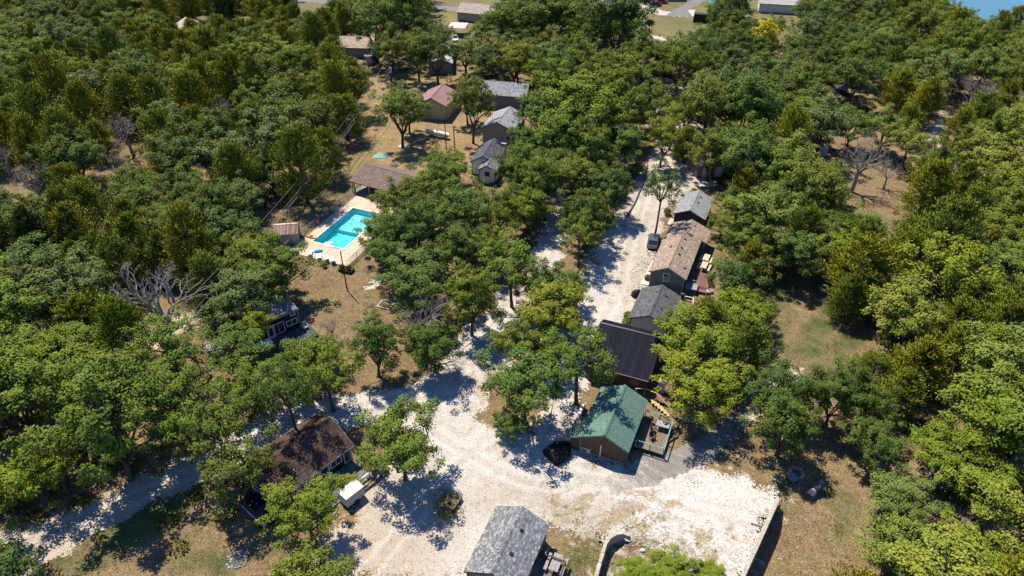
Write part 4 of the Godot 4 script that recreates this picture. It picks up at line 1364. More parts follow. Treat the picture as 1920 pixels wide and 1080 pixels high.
func chair(label: String, x: float, z: float, yaw: float, y: float, tone: Color, group := "") -> Node3D:
	var o := thing("patio_chair", label, "chair", x, z, yaw, group, y)
	var m := mat(tone.r, tone.g, tone.b, .6)
	bx("seat", m, Vector3(0, .4, 0), Vector3(.52, .05, .52), o)
	bx("backrest", m, Vector3(0, .72, -.28), Vector3(.52, .6, .05), o, Basis(Vector3.RIGHT, -.18))
	for s in [-1, 1]:
		bx("armrest", m, Vector3(s * .29, .6, 0), Vector3(.07, .04, .54), o)
		for e in [-.22, .22]: bx("leg", m, Vector3(s * .27, .29, e), Vector3(.05, .58, .05), o)
	return o

func lounger(label: String, x: float, z: float, yaw: float, tone: Color, lift := .5) -> Node3D:
	var o := thing("sun_lounger", label, "sun lounger", x, z, yaw, "loungers at the near end of the pool", .12)
	var m := mat(tone.r, tone.g, tone.b, .6)
	var f := mat(.7, .7, .68, .5)
	bx("seat", m, Vector3(0, .33, .3), Vector3(.62, .06, 1.25), o)
	bx("backrest", m, Vector3(0, .33 + .32 * sin(lift), -.33 - .32 * cos(lift)), Vector3(.62, .06, .68), o, Basis(Vector3.RIGHT, lift))
	for s in [-1, 1]:
		bx("side_rail", f, Vector3(s * .33, .3, .05), Vector3(.04, .05, 1.8), o)
		for e in [-.6, .8]: bx("leg", f, Vector3(s * .33, .15, e), Vector3(.05, .3, .05), o)
	return o

# a car 4.5 m long, nose to +z
func car(called: String, label: String, category: String, x: float, z: float, yaw: float, tone: Color, pickup := false, group := "") -> Node3D:
	var o := thing(called, label, category, x, z, yaw, group)
	var paint := mat(tone.r, tone.g, tone.b, .28, .3, false, false)
	paint.clearcoat_enabled = true
	paint.clearcoat_roughness = .1
	var glass := mat(.02, .025, .03, .06, 0, false, false)
	var hull := Mb.new()
	var rings := []
	for s in [[-2.25, .70, .42, .78], [-2.1, .84, .30, .95], [-1.4, .90, .24, 1.0], [0, .92, .24, .98], [1.1, .90, .24, .95], [1.8, .86, .26, .84], [2.15, .76, .32, .72], [2.25, .62, .4, .6]]:
		var w: float = s[1]
		rings.append([Vector3(-w * .9, s[2], s[0]), Vector3(-w, s[2] + .14, s[0]), Vector3(-w, s[3] - .16, s[0]), Vector3(-w * .86, s[3], s[0]), Vector3(w * .86, s[3], s[0]), Vector3(w, s[3] - .16, s[0]), Vector3(w, s[2] + .14, s[0]), Vector3(w * .9, s[2], s[0])])
	hull.loft(rings)
	put("body", hull, paint, o)
	var cab := Mb.new()
	var back := -.7 if pickup else -1.75
	rings = []
	for s in [[back - .25, .74, .95, .97], [back + .25, .70, .95, 1.46], [.2, .70, .95, 1.5], [.55, .71, .95, 1.42], [1.15, .76, .92, .95]]:
		var w: float = s[1]
		rings.append([Vector3(-w * 1.08, s[2], s[0]), Vector3(-w * .92, lerpf(s[2], s[3], .85), s[0]), Vector3(-w * .78, s[3], s[0]), Vector3(w * .78, s[3], s[0]), Vector3(w * .92, lerpf(s[2], s[3], .85), s[0]), Vector3(w * 1.08, s[2], s[0])])
	cab.loft(rings)
	put("window_glass", cab, glass, o)
	bx("roof", paint, Vector3(0, 1.5, (back + .25 + .35) * .5), Vector3(1.2, .05, .35 - back - .2), o)
	for s in [-1, 1]:
		put("pillar", bars([[Vector3(s * .62, 1.47, .45), Vector3(s * .80, .96, 1.12)]], .07), paint, o)
		put("pillar", bars([[Vector3(s * .64, 1.46, back + .3), Vector3(s * .80, .97, back - .2)]], .1), paint, o)
		bx("headlight", mat(.8, .8, .78, .15), Vector3(s * .6, .66, 2.17), Vector3(.3, .12, .12), o)
		bx("tail_light", mat(.4, .02, .02, .2), Vector3(s * .66, .8, -2.2), Vector3(.24, .16, .1), o)
		bx("mirror", paint, Vector3(s * 1.0, 1.0, .8), Vector3(.18, .12, .1), o)
		for e in [-1.35, 1.4]:
			var t := Mb.new()
			t.tube([Vector3(s * .72, .33, e), Vector3(s * .93, .33, e)], [.33, .33], 14)
			var w := put("wheel", t, mat(.02, .02, .02, .9), o)
			var q := Mb.new()
			q.tube([Vector3(s * .90, .33, e), Vector3(s * .945, .33, e)], [.2, .2], 10)
			put("rim", q, mat(.5, .5, .52, .3, .8), w)
	if pickup:
		bx("truck_bed", mat(.03, .03, .03, .8), Vector3(0, .99, -1.55), Vector3(1.4, .04, 1.1), o)
	return o

func dome(at: Vector3, rx: float, ry: float, rz: float, rows := 6, sides := 14, power := 1.0) -> Mb:
	var q := Mb.new()
	var rings := []
	for i in rows:
		var a := (PI / 2) * i / (rows - 1) * .98
		var ring := []
		for s in sides:
			var g := TAU * s / sides
			var cx := signf(cos(g)) * pow(absf(cos(g)), power)
			var cz := signf(sin(g)) * pow(absf(sin(g)), power)
			ring.append(at + Vector3(cx * cos(a) * rx, sin(a) * ry, cz * cos(a) * rz))
		rings.append(ring)
	q.loft(rings)
	return q

func pole(called: String, label: String, category: String, x: float, z: float, h: float, rad: float, m: Material) -> Node3D:
	var o := thing(called, label, category, x, z)
	var q := Mb.new()
	q.tube([Vector3(0, -.2, 0), Vector3(0, h, 0)], [rad, rad * .75], 8)
	put("shaft", q, m, o)
	return o

func pool_area():
	var white := mat(.72, .72, .70, .5)
	var dark := mat(.05, .05, .05, .6)
	var deckm := mat(.56, .47, .36, .85)
	# the pool, its deck and its water; x across, z along the long side
	var p := thing("swimming_pool", "turquoise rectangular swimming pool on a pale concrete deck", "swimming pool", -27.8, -100.0, YAW)
	var hw := 3.0
	var hl := 6.0
	for q in [[-hw - 2.2, -hw - .28, -10.6, 10.2], [hw + .28, hw + 3.4, -10.6, 10.2], [-hw - .28, hw + .28, hl + .28, 10.2], [-hw - .28, hw + .28, -10.6, -hl - .28]]:
		var nx := int(maxf(1, round((q[1] - q[0]) / 2.6)))
		var nz := int(maxf(1, round((q[3] - q[2]) / 2.9)))
		for i in nx:
			for j in nz:
				var w: float = (q[1] - q[0]) / nx
				var l: float = (q[3] - q[2]) / nz
				var t := r(.93, 1.05)
				bx("deck_slab", mat(.56 * t, .47 * t, .36 * t, .85), Vector3(q[0] + (i + .5) * w, .04 + r(-.004, .004), q[2] + (j + .5) * l), Vector3(w - .03, .12, l - .03), p)
	for s in [-1, 1]:
		bx("coping", mat(.66, .64, .58, .7), Vector3(s * (hw + .14), .07, 0), Vector3(.28, .14, hl * 2 + .56), p)
		bx("coping", mat(.66, .64, .58, .7), Vector3(0, .07, s * (hl + .14)), Vector3(hw * 2, .14, .28), p)
		bx("tile_wall", mat(.03, .40, .60, .3), Vector3(s * (hw + .05), -.92, 0), Vector3(.1, 1.84, hl * 2), p)
		bx("tile_wall", mat(.04, .50, .60, .3), Vector3(0, -.92, s * (hl + .05)), Vector3(hw * 2, 1.84, .1), p)
	bx("basin_floor", mat(.08, .76, .74, .5), Vector3(0, -1.45, 3.1), Vector3(hw * 2, .1, hl - .2), p)
	bx("basin_floor", mat(.20, .80, .84, .5), Vector3(0, -1.0, -3.0), Vector3(hw * 2, .1, hl), p)
	bx("slope_line", mat(.01, .16, .30, .5), Vector3(0, -.93, 0), Vector3(hw * 2, .04, .24), p)
	bx("basin_step", mat(.07, .60, .62, .5), Vector3(0, -1.22, .1), Vector3(hw * 2, .5, .1), p)
	var w := StandardMaterial3D.new()
	w.transparency = BaseMaterial3D.TRANSPARENCY_ALPHA
	w.albedo_color = Color(.1, .75, .8, .14)
	w.roughness = .03
	w.normal_enabled = true
	w.normal_texture = noise_tex(.03, FastNoiseLite.TYPE_SIMPLEX_SMOOTH, [], [], 256, 14, 3, true, 3.0)
	w.normal_scale = .35
	w.uv1_triplanar = true
	w.uv1_world_triplanar = true
	w.uv1_scale = Vector3.ONE / 3.0
	var wb := Mb.new()
	wb.quad(Vector3(-hw, -.1, hl), Vector3(hw, -.1, hl), Vector3(hw, -.1, -hl), Vector3(-hw, -.1, -hl))
	put("water", wb, w, p)
	for s in [-.28, .28]:
		var lad := Mb.new()
		lad.tube([Vector3(1.6 + s, -.7, 5.9), Vector3(1.6 + s, .65, 5.95), Vector3(1.6 + s, .85, 6.15), Vector3(1.6 + s, .65, 6.4), Vector3(1.6 + s, .1, 6.45)], [.03, .03, .03, .03, .03], 6)
		put("ladder_rail", lad, mat(.35, .36, .38, .3, .7), p)
	var o := thing("pool_float", "white inflatable float on the near end of the pool water", "float", -30.2, -95.2, 20, "", -.1)
	put("cushion", dome(Vector3.ZERO, .8, .2, .55, 5, 14), mat(.78, .8, .8, .4), o)
	put("pillow", dome(Vector3(-.45, .12, 0), .25, .16, .4, 4, 10), mat(.8, .82, .82, .4), o)
	single("pool_mat", dome(Vector3(0, -.08, 0), .9, .06, .5, 4, 12, .5), mat(.03, .25, .62, .5), "blue foam mat at the far right end of the pool under the oak", "mat", -23.4, -103.6, 40)
	# loungers
	var k := 0
	for q in [[-32.3, -91.4, "white lounger nearest the shed, first along the pool's near end"], [-30.6, -90.4, "white lounger just right of the blue towel at the pool's near end"], [-29.4, -90.0, "white lounger between two others at the pool's near end"], [-28.3, -89.5, "white lounger closest to the pole at the pool's near end"]]:
		lounger(q[2], q[0], q[1], 190 + k * 6, Color(.74, .73, .70), .5)
		k += 1
	o = thing("folded_towel", "bright blue towel lump on the deck between white loungers and pool", "towel", -31.2, -92.4, 20, "", .11)
	put("cloth", dome(Vector3.ZERO, .75, .3, .4, 5, 10, .7), mat(.03, .22, .55, .8), o)
	o = thing("kayak", "orange kayak lying on the pool deck beside the shed", "kayak", -33.3, -96.7, 68, "", .1)
	var hull := Mb.new()
	var rings := []
	for s in [[-1.3, .02], [-1.0, .18], [-.4, .3], [.4, .3], [1.0, .18], [1.3, .02]]:
		var ring := []
		for a in 10: ring.append(Vector3(cos(TAU * a / 10) * s[1], .16 + sin(TAU * a / 10) * s[1] * .55, s[0]))
		rings.append(ring)
	hull.loft(rings)
	put("hull", hull, mat(.55, .26, .03, .4), o)
	bx("seat", mat(.05, .05, .05), Vector3(0, .33, 0), Vector3(.34, .03, .6), o)
	# chain link fence along the left and right of the deck
	for f in [[Vector2(-5.5, 9.8), Vector2(-5.5, -13.5), "chain link fence along the left side of the pool deck"], [Vector2(6.5, 10.2), Vector2(6.5, -6.0), "chain link fence along the right side of the pool deck"]]:
		var fn := thing("chain_link_fence", f[2], "fence", -27.8, -100.0, YAW)
		var gm := mat(.30, .30, .31, .4, .6)
		var z0: float = f[0].y
		var z1: float = f[1].y
		var n := int(absf(z1 - z0) / 2.4)
		for i in n + 1:
			var q := Mb.new()
			var z := lerpf(z0, z1, float(i) / n)
			q.tube([Vector3(f[0].x, 0, z), Vector3(f[0].x, 1.3, z)], [.04, .04], 6)
			put("fence_post", q, gm, fn)
		put("top_rail", bars([[Vector3(f[0].x, 1.28, z0), Vector3(f[0].x, 1.28, z1)]], .05), gm, fn)
		var net := Mb.new()
		var z := z0
		while z > z1 + 1.2:
			net.bar(Vector3(f[0].x, .08, z), Vector3(f[0].x, 1.26, z - 1.18), .012, .012)
			net.bar(Vector3(f[0].x, 1.26, z), Vector3(f[0].x, .08, z - 1.18), .012, .012)
			z -= .16
		put("wire_mesh", net, gm, fn, "stuff")
	o = thing("life_ring", "small orange life ring on the left pool fence", "life ring", -33.0, -100.5, YAW)
	var lr := []
	for i in 13: lr.append(Vector3(0, .85 + cos(TAU * i / 12) * .3, sin(TAU * i / 12) * .3))
	var lq := Mb.new()
	lq.tube(lr, range(13).map(func(_i): return .08), 6)
	put("ring", lq, mat(.62, .14, .03), o)
	# pool shed with a faded metal roof
	var h := thing("pool_shed", "little shed with a faded pink metal roof at the pool deck's corner", "shed", -36.9, -96.2, YAW - 60)
	gable(h, 3.3, 1.6, 1.6, 2.2, 2.2, 3.0, .25, mat(.50, .45, .36), mat(.42, .34, .30), "metal", [Color(.30, .205, .185), Color(.335, .235, .215), Color(.27, .18, .165)], .5)
	door(h, Vector3(.3, .15, 1.65), 0, .8, 1.9, mat(.55, .52, .46), white)
	# open pavilion
	h = thing("pool_pavilion", "open-fronted pavilion with a long brown shingle roof behind the pool", "pavilion", -22.4, -114.2, -118)
	var pt := [Color(.150, .112, .100), Color(.168, .128, .114), Color(.182, .138, .124), Color(.135, .102, .092)]
	gable(h, 11.0, 2.6, 4.6, 2.8, 2.45, 3.7, .3, mat(.02, .018, .016), mat(.16, .13, .12), "shingle", pt, .25)
	h.get_node("wall").queue_free()
	h.remove_child(h.get_node("wall"))
	for z in [-5.2, -1.8, 1.8, 5.2]:
		bx("post", mat(.45, .33, .22), Vector3(4.4, 1.2, z), Vector3(.16, 2.4, .16), h)
		bx("post", mat(.45, .33, .22), Vector3(-2.4, 1.3, z), Vector3(.16, 2.6, .16), h)
	bx("back_wall", mat(.16, .12, .09), Vector3(-2.55, 1.3, 0), Vector3(.08, 2.6, 10.8), h)
	bx("slab", mat(.35, .32, .28), Vector3(1, .06, 0), Vector3(7.4, .12, 11.4), h)
	var k2 := 0
	for q in [[-23.6, -110.9], [-26.0, -112.1]]:
		picnic_table(["dim picnic table under the pavilion roof, nearer its middle", "dim picnic table under the pavilion roof, at its left end"][k2], q[0], q[1], 60, .12, Color(.3, .3, .32))
		k2 += 1
	# planters before the deck
	o = thing("timber_planter", "dark timber planter of ornamental grass at the foot of the pool pole", "planter", -25.6, -87.0, YAW)
	for s in [-1, 1]:
		bx("side_board", mat(.06, .045, .035), Vector3(0, .25, s * .55), Vector3(2.2, .5, .08), o)
		bx("end_board", mat(.06, .045, .035), Vector3(s * 1.1, .25, 0), Vector3(.08, .5, 1.1), o)
	bx("soil", mat(.12, .08, .05), Vector3(0, .2, 0), Vector3(2.1, .36, 1.0), o)
	for q in [[-26.2, -87.0, 1.0, "left yellow-green grass clump in the timber planter"], [-25.2, -86.8, .9, "right yellow-green grass clump in the timber planter"], [-29.2, -88.0, .8, "grass clump standing alone at the deck corner by the loungers"]]:
		var g := thing("ornamental_grass", q[3], "grass clump", q[0], q[1], 0, "", .35 if q[1] > -87.5 else 0.0)
		var b := Mb.new()
		for i in 260:
			var a := r(0, TAU)
			var d := Vector3(cos(a) * r(.2, .7), 1, sin(a) * r(.2, .7)).normalized()
			leaf(b, Vector3(cos(a), 0, sin(a)) * r(0, .25), d, Vector3(cos(a), .5, sin(a)), r(.5, 1.0) * q[2], .06, Vector3.UP * .5, Color.WHITE * r(.7, 1.3))
		put("blades", b, mat(.24, .23, .06, .7, 0, true, false), g)
	pole("light_pole", "slim dark pole standing before the pool deck with a long shadow", "pole", -24.5, -81.9, 7.0, .10, mat(.07, .06, .05))

func wire(called: String, label: String, a: Vector3, b: Vector3, sag: float, rad := .035, group := ""):
	var q := Mb.new()
	var pts := []
	var rr := []
	for i in 17:
		var t := i / 16.0
		pts.append(a.lerp(b, t) - Vector3(0, sag * 4 * t * (1 - t), 0))
		rr.append(rad)
	q.tube(pts, rr, 4)
	var o := put(called, q, mat(.22, .22, .23, .5))
	tag(o, label, "power line", group)

func small_things():
	var white := mat(.72, .72, .70, .5)
	var dark := mat(.05, .05, .05, .6)
	var wood_m := mat(.17, .125, .085, .9)
	# power line
	var a := Vector3(-42.3, 0, -56.0)
	var b := Vector3(-28.9, 0, -160.2)
	var o := pole("utility_pole", "brown wooden utility pole with white insulators in the lower left wood", "utility pole", a.x, a.z, 9.4, .17, mat(.22, .13, .075, .9))
	for s in [-1, 1]: bx("crossarm", white, Vector3(.35 * s, 8.9 - .5 * (s + 1), 0), Vector3(.8, .1, .1), o)
	for q in [[.7, 8.0], [-.7, 9.0], [0, 9.4]]: put("insulator", dome(Vector3(q[0], q[1], 0), .12, .22, .12, 4, 8), white, o)
	o = pole("utility_pole", "grey utility pole with a transformer can on the yellow field", "utility pole", b.x, b.z, 9.0, .17, mat(.20, .18, .16, .9))
	bx("crossarm", wood_m, Vector3(0, 8.6, 0), Vector3(1.8, .12, .12), o)
	var can := Mb.new()
	can.tube([Vector3(.3, 6.6, .25), Vector3(.3, 7.7, .25)], [.33, .33], 12)
	put("transformer", can, mat(.42, .43, .45, .4), o)
	var k := 0
	for q in [[0.0, 9.4, -.8, 8.7], [.7, 8.0, .8, 8.7], [.2, 6.6, .3, 7.0], [-.2, 6.2, -.2, 6.6]]:
		wire("power_line", ["topmost wire of the power line over the pool clearing", "second wire down of the power line over the pool clearing", "third wire down of the power line over the pool clearing", "lowest wire of the power line over the pool clearing"][k], a + Vector3(q[0], q[1], 0), b + Vector3(q[2], q[3], 0), 2.4 - k * .2)
		k += 1
	wire("service_line", "white service wire running left from the wooden utility pole", a + Vector3(0, 6.6, 0), Vector3(-66.3, 7, -70.6), .8, .04)
	wire("service_line", "service wire from the transformer pole to the tan-roofed house, upper one", b + Vector3(.3, 8.5, 0), Vector3(-41, 4, -191), .5)
	wire("service_line", "service wire from the transformer pole to the tan-roofed house, lower one", b + Vector3(.3, 7.4, 0), Vector3(-39, 3, -190), .5)
	pole("guard_post", "left of two dark poles by the propane tank", "pole", -13.6, -131.2, 7.0, .12, mat(.08, .07, .06))
	pole("guard_post", "right of two dark poles by the propane tank", "pole", -11.8, -130.6, 5.6, .12, mat(.08, .07, .06))
	pole("street_pole", "thin dark pole beside the black storage container at the top", "pole", 67.5, -229.5, 10.0, .12, mat(.10, .09, .08))
	# propane tanks
	for q in [["propane_tank", "long white propane tank lying on the field below the rose-roofed barn", -16.0, -137.8, 66, 5.6, .58, Color(.66, .64, .62)], ["propane_tank", "short pale blue propane tank under the slate cabin's window", 22.2, -80.9, 70, 1.9, .36, Color(.50, .56, .64)]]:
		o = thing(q[0], q[1], "propane tank", q[2], q[3], q[4])
		var t := Mb.new()
		var rr := []
		for s in [[0, .1], [.05, .55], [.14, .85], [.28, .98], [.42, 1.0]]: rr.append([s[0] * q[6] * 2, s[1]])
		var pts := []
		var rad := []
		for s in rr:
			pts.append(Vector3(0, q[6] + .3, -q[5] * .5 + s[0])); rad.append(s[1] * q[6])
		rr.reverse()
		for s in rr:
			pts.append(Vector3(0, q[6] + .3, q[5] * .5 - s[0])); rad.append(s[1] * q[6])
		t.tube(pts, rad, 14)
		put("vessel", t, mat(q[7].r, q[7].g, q[7].b, .4), o)
		for s in [-1, 1]: bx("saddle", mat(.35, .34, .32), Vector3(0, .2, s * q[5] * .3), Vector3(q[6] * 1.5, .4, .22), o)
		bx("valve_cover", mat(.3, .3, .3), Vector3(0, q[6] * 2 + .34, 0), Vector3(.3, .18, .3), o)
	car("parked_car", "grey hatchback on the cabin drive, left of the tan cabin's roof", "car", 23.2, -95.0, 165, Color(.10, .11, .13))
	# covered boats
	var n := 0
	for q in [[5.3, -51.0, 130, 1.35, 3.1, Color(.010, .010, .012), "black tarp-covered boat on the gravel left of the green-roofed cabin"], [13.2, -90.0, 20, .85, 2.6, Color(.22, .23, .25), "grey covered boat under the upright oak beside the cabin drive"]]:
		o = thing("covered_boat", q[6], "boat", q[0], q[1], q[2])
		var rings := []
		for s in [[-1.0, .72, .62], [-.92, .92, .85], [-.4, 1.0, 1.05], [.2, .95, 1.15], [.65, .66, .95], [.92, .3, .7], [1.0, .08, .55]]:
			var ring := []
			for i in 12:
				var g := PI * i / 11.0
				ring.append(Vector3(cos(g) * q[3] * s[1], .15 + pow(sin(g), .7) * s[2], s[0] * q[4] * .5 * 1.0))
			ring.append(Vector3(0, .12, s[0] * q[4] * .5))
			rings.append(ring)
		var hull := Mb.new()
		hull.loft(rings)
		put("cover", hull, mat(q[5].r, q[5].g, q[5].b, .65), o)
		put("keel", bars([[Vector3(0, .08, -q[4] * .45), Vector3(0, .08, q[4] * .45)]], .5, .16), dark, o)
		put("tie_strap", bars([[Vector3(-q[3] * .9, .5, .1), Vector3(-q[3] * .5, 1.2, .1)], [Vector3(-q[3] * .5, 1.2, .1), Vector3(q[3] * .5, 1.2, .1)]], .04), mat(.2, .2, .2), o)
		n += 1
	o = thing("covered_grill", "black covered grill at the sage cabin's left corner", "grill", 18.4, -80.6, 20)
	put("cover", dome(Vector3(0, 0, 0), .85, 1.15, .6, 6, 12, .5), mat(.018, .018, .02, .7), o)
	bx("shelf", dark, Vector3(.8, .75, 0), Vector3(.5, .05, .5), o)
	o = thing("hot_tub", "square hot tub with a grey cover beside the slate cabin's corner", "hot tub", 26.6, -81.9, YAW)
	bx("cabinet", mat(.10, .10, .11), Vector3(0, .4, 0), Vector3(1.7, .8, 1.7), o)
	bx("cover", mat(.28, .29, .32, .6), Vector3(0, .86, 0), Vector3(1.76, .12, 1.76), o)
	bx("cover_fold", mat(.2, .21, .23, .6), Vector3(0, .93, 0), Vector3(.06, .03, 1.7), o)
	n = 0
	for q in [[23.9, -80.5], [24.9, -80.0]]:
		o = thing("trash_can", ["round dark trash can under the slate cabin gable, left one", "round dark trash can under the slate cabin gable, right one"][n], "trash can", q[0], q[1])
		var t := Mb.new()
		t.tube([Vector3(0, 0, 0), Vector3(0, .85, 0)], [.28, .33], 12)
		put("body", t, mat(.05, .055, .05), o)
		put("lid", dome(Vector3(0, .86, 0), .35, .12, .35, 4, 12), mat(.07, .075, .07), o)
		n += 1
	o = thing("firewood_pile", "small pile of pale firewood right of the hot tub", "firewood", 29.3, -81.4, 30)
	for i in 14:
		var t := Mb.new()
		var y := .1 + .16 * int(i / 5)
		t.tube([Vector3(-.5 + (i % 5) * .22 + r(-.05, .05), y, -.35 + r(-.1, .1)), Vector3(-.5 + (i % 5) * .22 + r(-.1, .1), y + r(0, .1), .35)], [.09, .08], 7)
		put("log", t, mat(.55, .50, .44), o)
	o = thing("air_conditioner", "white air conditioner box on the ground at the green-roofed cabin's gable", "air conditioner", 8.3, -51.3, YAW)
	bx("body", mat(.62, .60, .56, .5), Vector3(0, .38, 0), Vector3(1.1, .7, .5), o)
	bx("grille", mat(.12, .12, .12), Vector3(-.15, .4, .26), Vector3(.55, .42, .03), o)
	bx("base_pad", mat(.3, .29, .27), Vector3(0, .03, 0), Vector3(1.3, .08, .7), o)
	o = thing("white_bench", "white bench along the green-roofed cabin's far left wall", "bench", 8.3, -57.3, YAW)
	bx("seat", white, Vector3(0, .45, 0), Vector3(.45, .06, 1.8), o)
	bx("backrest", white, Vector3(.22, .75, 0), Vector3(.05, .5, 1.8), o)
	for s in [-.75, .75]: bx("leg", white, Vector3(0, .21, s), Vector3(.4, .42, .07), o)
	# concrete retaining wall and its stub
	o = thing("retaining_wall", "straight pale concrete retaining wall on the right edge of the gravel lot", "wall", 0, 0)
	var cw := mat(.44, .405, .35, .85)
	var w0 := Vector3(27.9, 0, -44.9)
	var w1 := Vector3(21.0, 0, -35.0)
	var nseg := 6
	for i in nseg:
		var p0 := w0.lerp(w1, float(i) / nseg)
		var p1 := w0.lerp(w1, (i + 1.0) / nseg - .002)
		put("wall_block", bars([[p0 + Vector3(0, -1.05, 0), p1 + Vector3(0, -1.05, 0)]], .42, 2.7 + r(-.01, .01)), cw, o)
	put("tie_beam", bars([[Vector3(24.2, .06, -41.9), Vector3(25.3, .06, -41.5)]], .16, .14), mat(.2, .18, .15), o)
	# the dry grass beyond the wall lies a little lower: a bank of shade comes from the wall itself
	o = thing("curved_stone_wall", "low curved stone edging wall below the gravel lot", "wall", 0, 0)
	var pts := CURVE
	for i in pts.size() - 1:
		var p0: Vector2 = pts[i]
		var p1: Vector2 = pts[i + 1]
		var cnt := int(maxf(1, p0.distance_to(p1) / .55))
		for j in cnt:
			var u := p0.lerp(p1, (j + .5) / cnt)
			var d := (p1 - p0).normalized()
			var t := r(.8, 1.1)
			bx("stone", mat(.50 * t, .45 * t, .37 * t, .9), Vector3(u.x, -.4 + r(-.03, .03), u.y), Vector3(.34 + r(-.04, .04), 1.5, p0.distance_to(p1) / cnt - .03), o, Basis(Vector3.UP, atan2(d.x, d.y) + r(-.06, .06)))
	# timber edges
	o = thing("timber_edging", "dark timber edging along the left side of the cabin drive", "edging", 0, 0)
	var te := [Vector3(20.0, .1, -103.6), Vector3(22.2, .1, -108.6), Vector3(25.2, .1, -117.2), Vector3(27.0, .1, -124.3)]
	for i in 3: put("timber", bars([[te[i], te[i + 1] + (te[i] - te[i + 1]).normalized() * .1]], .22, .3), mat(.09, .07, .055, .9), o)
	o = thing("lamp_post", "short pale lamp post beside the yellowish oak at the cabin drive", "lamp post", 17.2, -104.5)
	put("shaft", bars([[Vector3(0, 0, 0), Vector3(0, 1.5, 0)]], .1), mat(.3, .3, .3), o)
	put("lamp_head", dome(Vector3(0, 1.5, 0), .22, .3, .22, 5, 10), mat(.6, .6, .58), o)
	o = thing("landscape_timber", "short dark upright timber beside the weedy mound in the gravel lot", "timber", -5.7, -44.0, -28)
	bx("beam", mat(.07, .055, .05), Vector3(0, .25, 0), Vector3(.18, .5, 1.9), o)
	bx("cap", mat(.12, .10, .09), Vector3(0, .51, 0), Vector3(.2, .03, 1.92), o)
	o = thing("weed_mound", "weedy dry mound with a stump in the middle of the gravel junction", "weed mound", -6.7, -44.0)
	put("earth", dome(Vector3(0, -.08, 0), 1.5, .18, 2.0, 5, 16), mat(.30, .235, .14, .95), o)
	var st := Mb.new()
	st.tube([Vector3(.2, .1, -.3), Vector3(.2, .5, -.3)], [.22, .2], 8)
	put("stump", st, mat(.03, .025, .02), o)
	var wd := Mb.new()
	for i in 1400:
		var u := unit() * r(.3, 1.25)
		leaf(wd, Vector3(u.x * 1.5, .02 + absf(u.y) * .22, u.z * 2.1), (unit() + Vector3.UP).normalized(), unit(), r(.15, .38), .07, Vector3.UP * .6, Color.WHITE * r(.6, 1.3))
	put("weeds", wd, mat(.30, .27, .11, .8, 0, true, false), o)
	# fire ring at the bottom left
	o = thing("fire_ring", "stone fire ring on the grass at the bottom left", "fire ring", -26.5, -37.9)
	for i in 34:
		var g := TAU * i / 34 + r(-.15, .15)
		var d := r(.62, 1.02)
		put("stone", dome(Vector3(cos(g) * d, -.03, sin(g) * d), r(.1, .2), r(.12, .26), r(.1, .18), 4, 7), mat(.34 + .06 * (i % 3), .33 + .06 * (i % 3), .31 + .055 * (i % 3), .9), o)
	put("ash", dome(Vector3(0, -.02, 0), .7, .1, .7, 4, 12), mat(.10, .095, .09), o)
	o = thing("fire_ring", "rock fire ring in tree shade between the two shaded lawn chairs and the bank", "fire ring", 31.0, -48.3)
	for i in 11:
		var g := TAU * i / 11
		put("stone", dome(Vector3(cos(g) * .7, 0, sin(g) * .7), .22 + r(-.04, .05), .26, .2, 4, 7), mat(.38, .31, .23, .9), o)
	# shaded lawn furniture on the right
	o = thing("lawn_table", "slate-blue square table in the shade right of the gravel lot", "table", 30.1, -47.2, 15)
	bx("table_top", mat(.20, .23, .30, .5), Vector3(0, .6, 0), Vector3(.95, .06, .95), o)
	for s in [-1, 1]:
		for t in [-1, 1]: bx("leg", dark, Vector3(s * .4, .29, t * .4), Vector3(.06, .58, .06), o)
	o = thing("barrel_smoker", "barrel smoker with a pale lid lying in the shade right of the concrete wall", "smoker", 32.2, -45.8, -55)
	var bs := Mb.new()
	bs.tube([Vector3(0, .75, -.9), Vector3(0, .75, .55)], [.4, .4], 14)
	put("barrel", bs, mat(.035, .04, .05, .4), o)
	bx("lid", mat(.05, .06, .08, .4), Vector3(.1, 1.05, -.25), Vector3(.4, .14, 1.0), o)
	put("firebox", dome(Vector3(0, .5, .85), .4, .55, .4, 5, 10, .6), mat(.42, .38, .34), o)
	for s in [-.7, .7]:
		bx("leg", dark, Vector3(.25, .2, s), Vector3(.07, .45, .07), o)
		bx("leg", dark, Vector3(-.25, .2, s), Vector3(.07, .45, .07), o)
	# lawn by the pool: a lid frame and a stone
	o = thing("concrete_frame", "pale square concrete frame set in the brown lawn below the pool", "frame", -18.2, -78.4, YAW)
	for s in [-1, 1]:
		bx("side", mat(.55, .48, .38), Vector3(s * .95, .06, 0), Vector3(.18, .2, 1.9), o)
		bx("end", mat(.55, .48, .38), Vector3(0, .06, s * .86), Vector3(1.7, .2, .18), o)
	o = thing("teal_tarp", "crumpled teal tarp on the clearing behind the brown-roofed pavilion", "tarp", -26.7, -128.2, 20)
	var q3 := Mb.new()
	var rings3 := []
	for i in 5:
		var ring := []
		for s in 14:
			var g := TAU * s / 14
			ring.append(Vector3(cos(g) * [1.7, 1.4, 1.0, .6, .1][i] * r(.8, 1.15), [.02, .15, .22, .3, .26][i] + r(-.04, .06), sin(g) * [1.2, 1.0, .7, .4, .1][i] * r(.8, 1.15)))
		rings3.append(ring)
	q3.loft(rings3)
	put("sheet", q3, mat(.16, .40, .40, .6), o)
	put("stake", bars([[Vector3(1.3, 0, .3), Vector3(1.35, .25, .3)]], .05), wood_m, o)
	o = thing("white_tarp", "flat pale sheet lying under the tall oak left of the barn", "tarp", -22.6, -133.0, -20)
	put("sheet", dome(Vector3(0, -.02, 0), 1.3, .16, .8, 4, 12, .7), mat(.62, .58, .54), o)
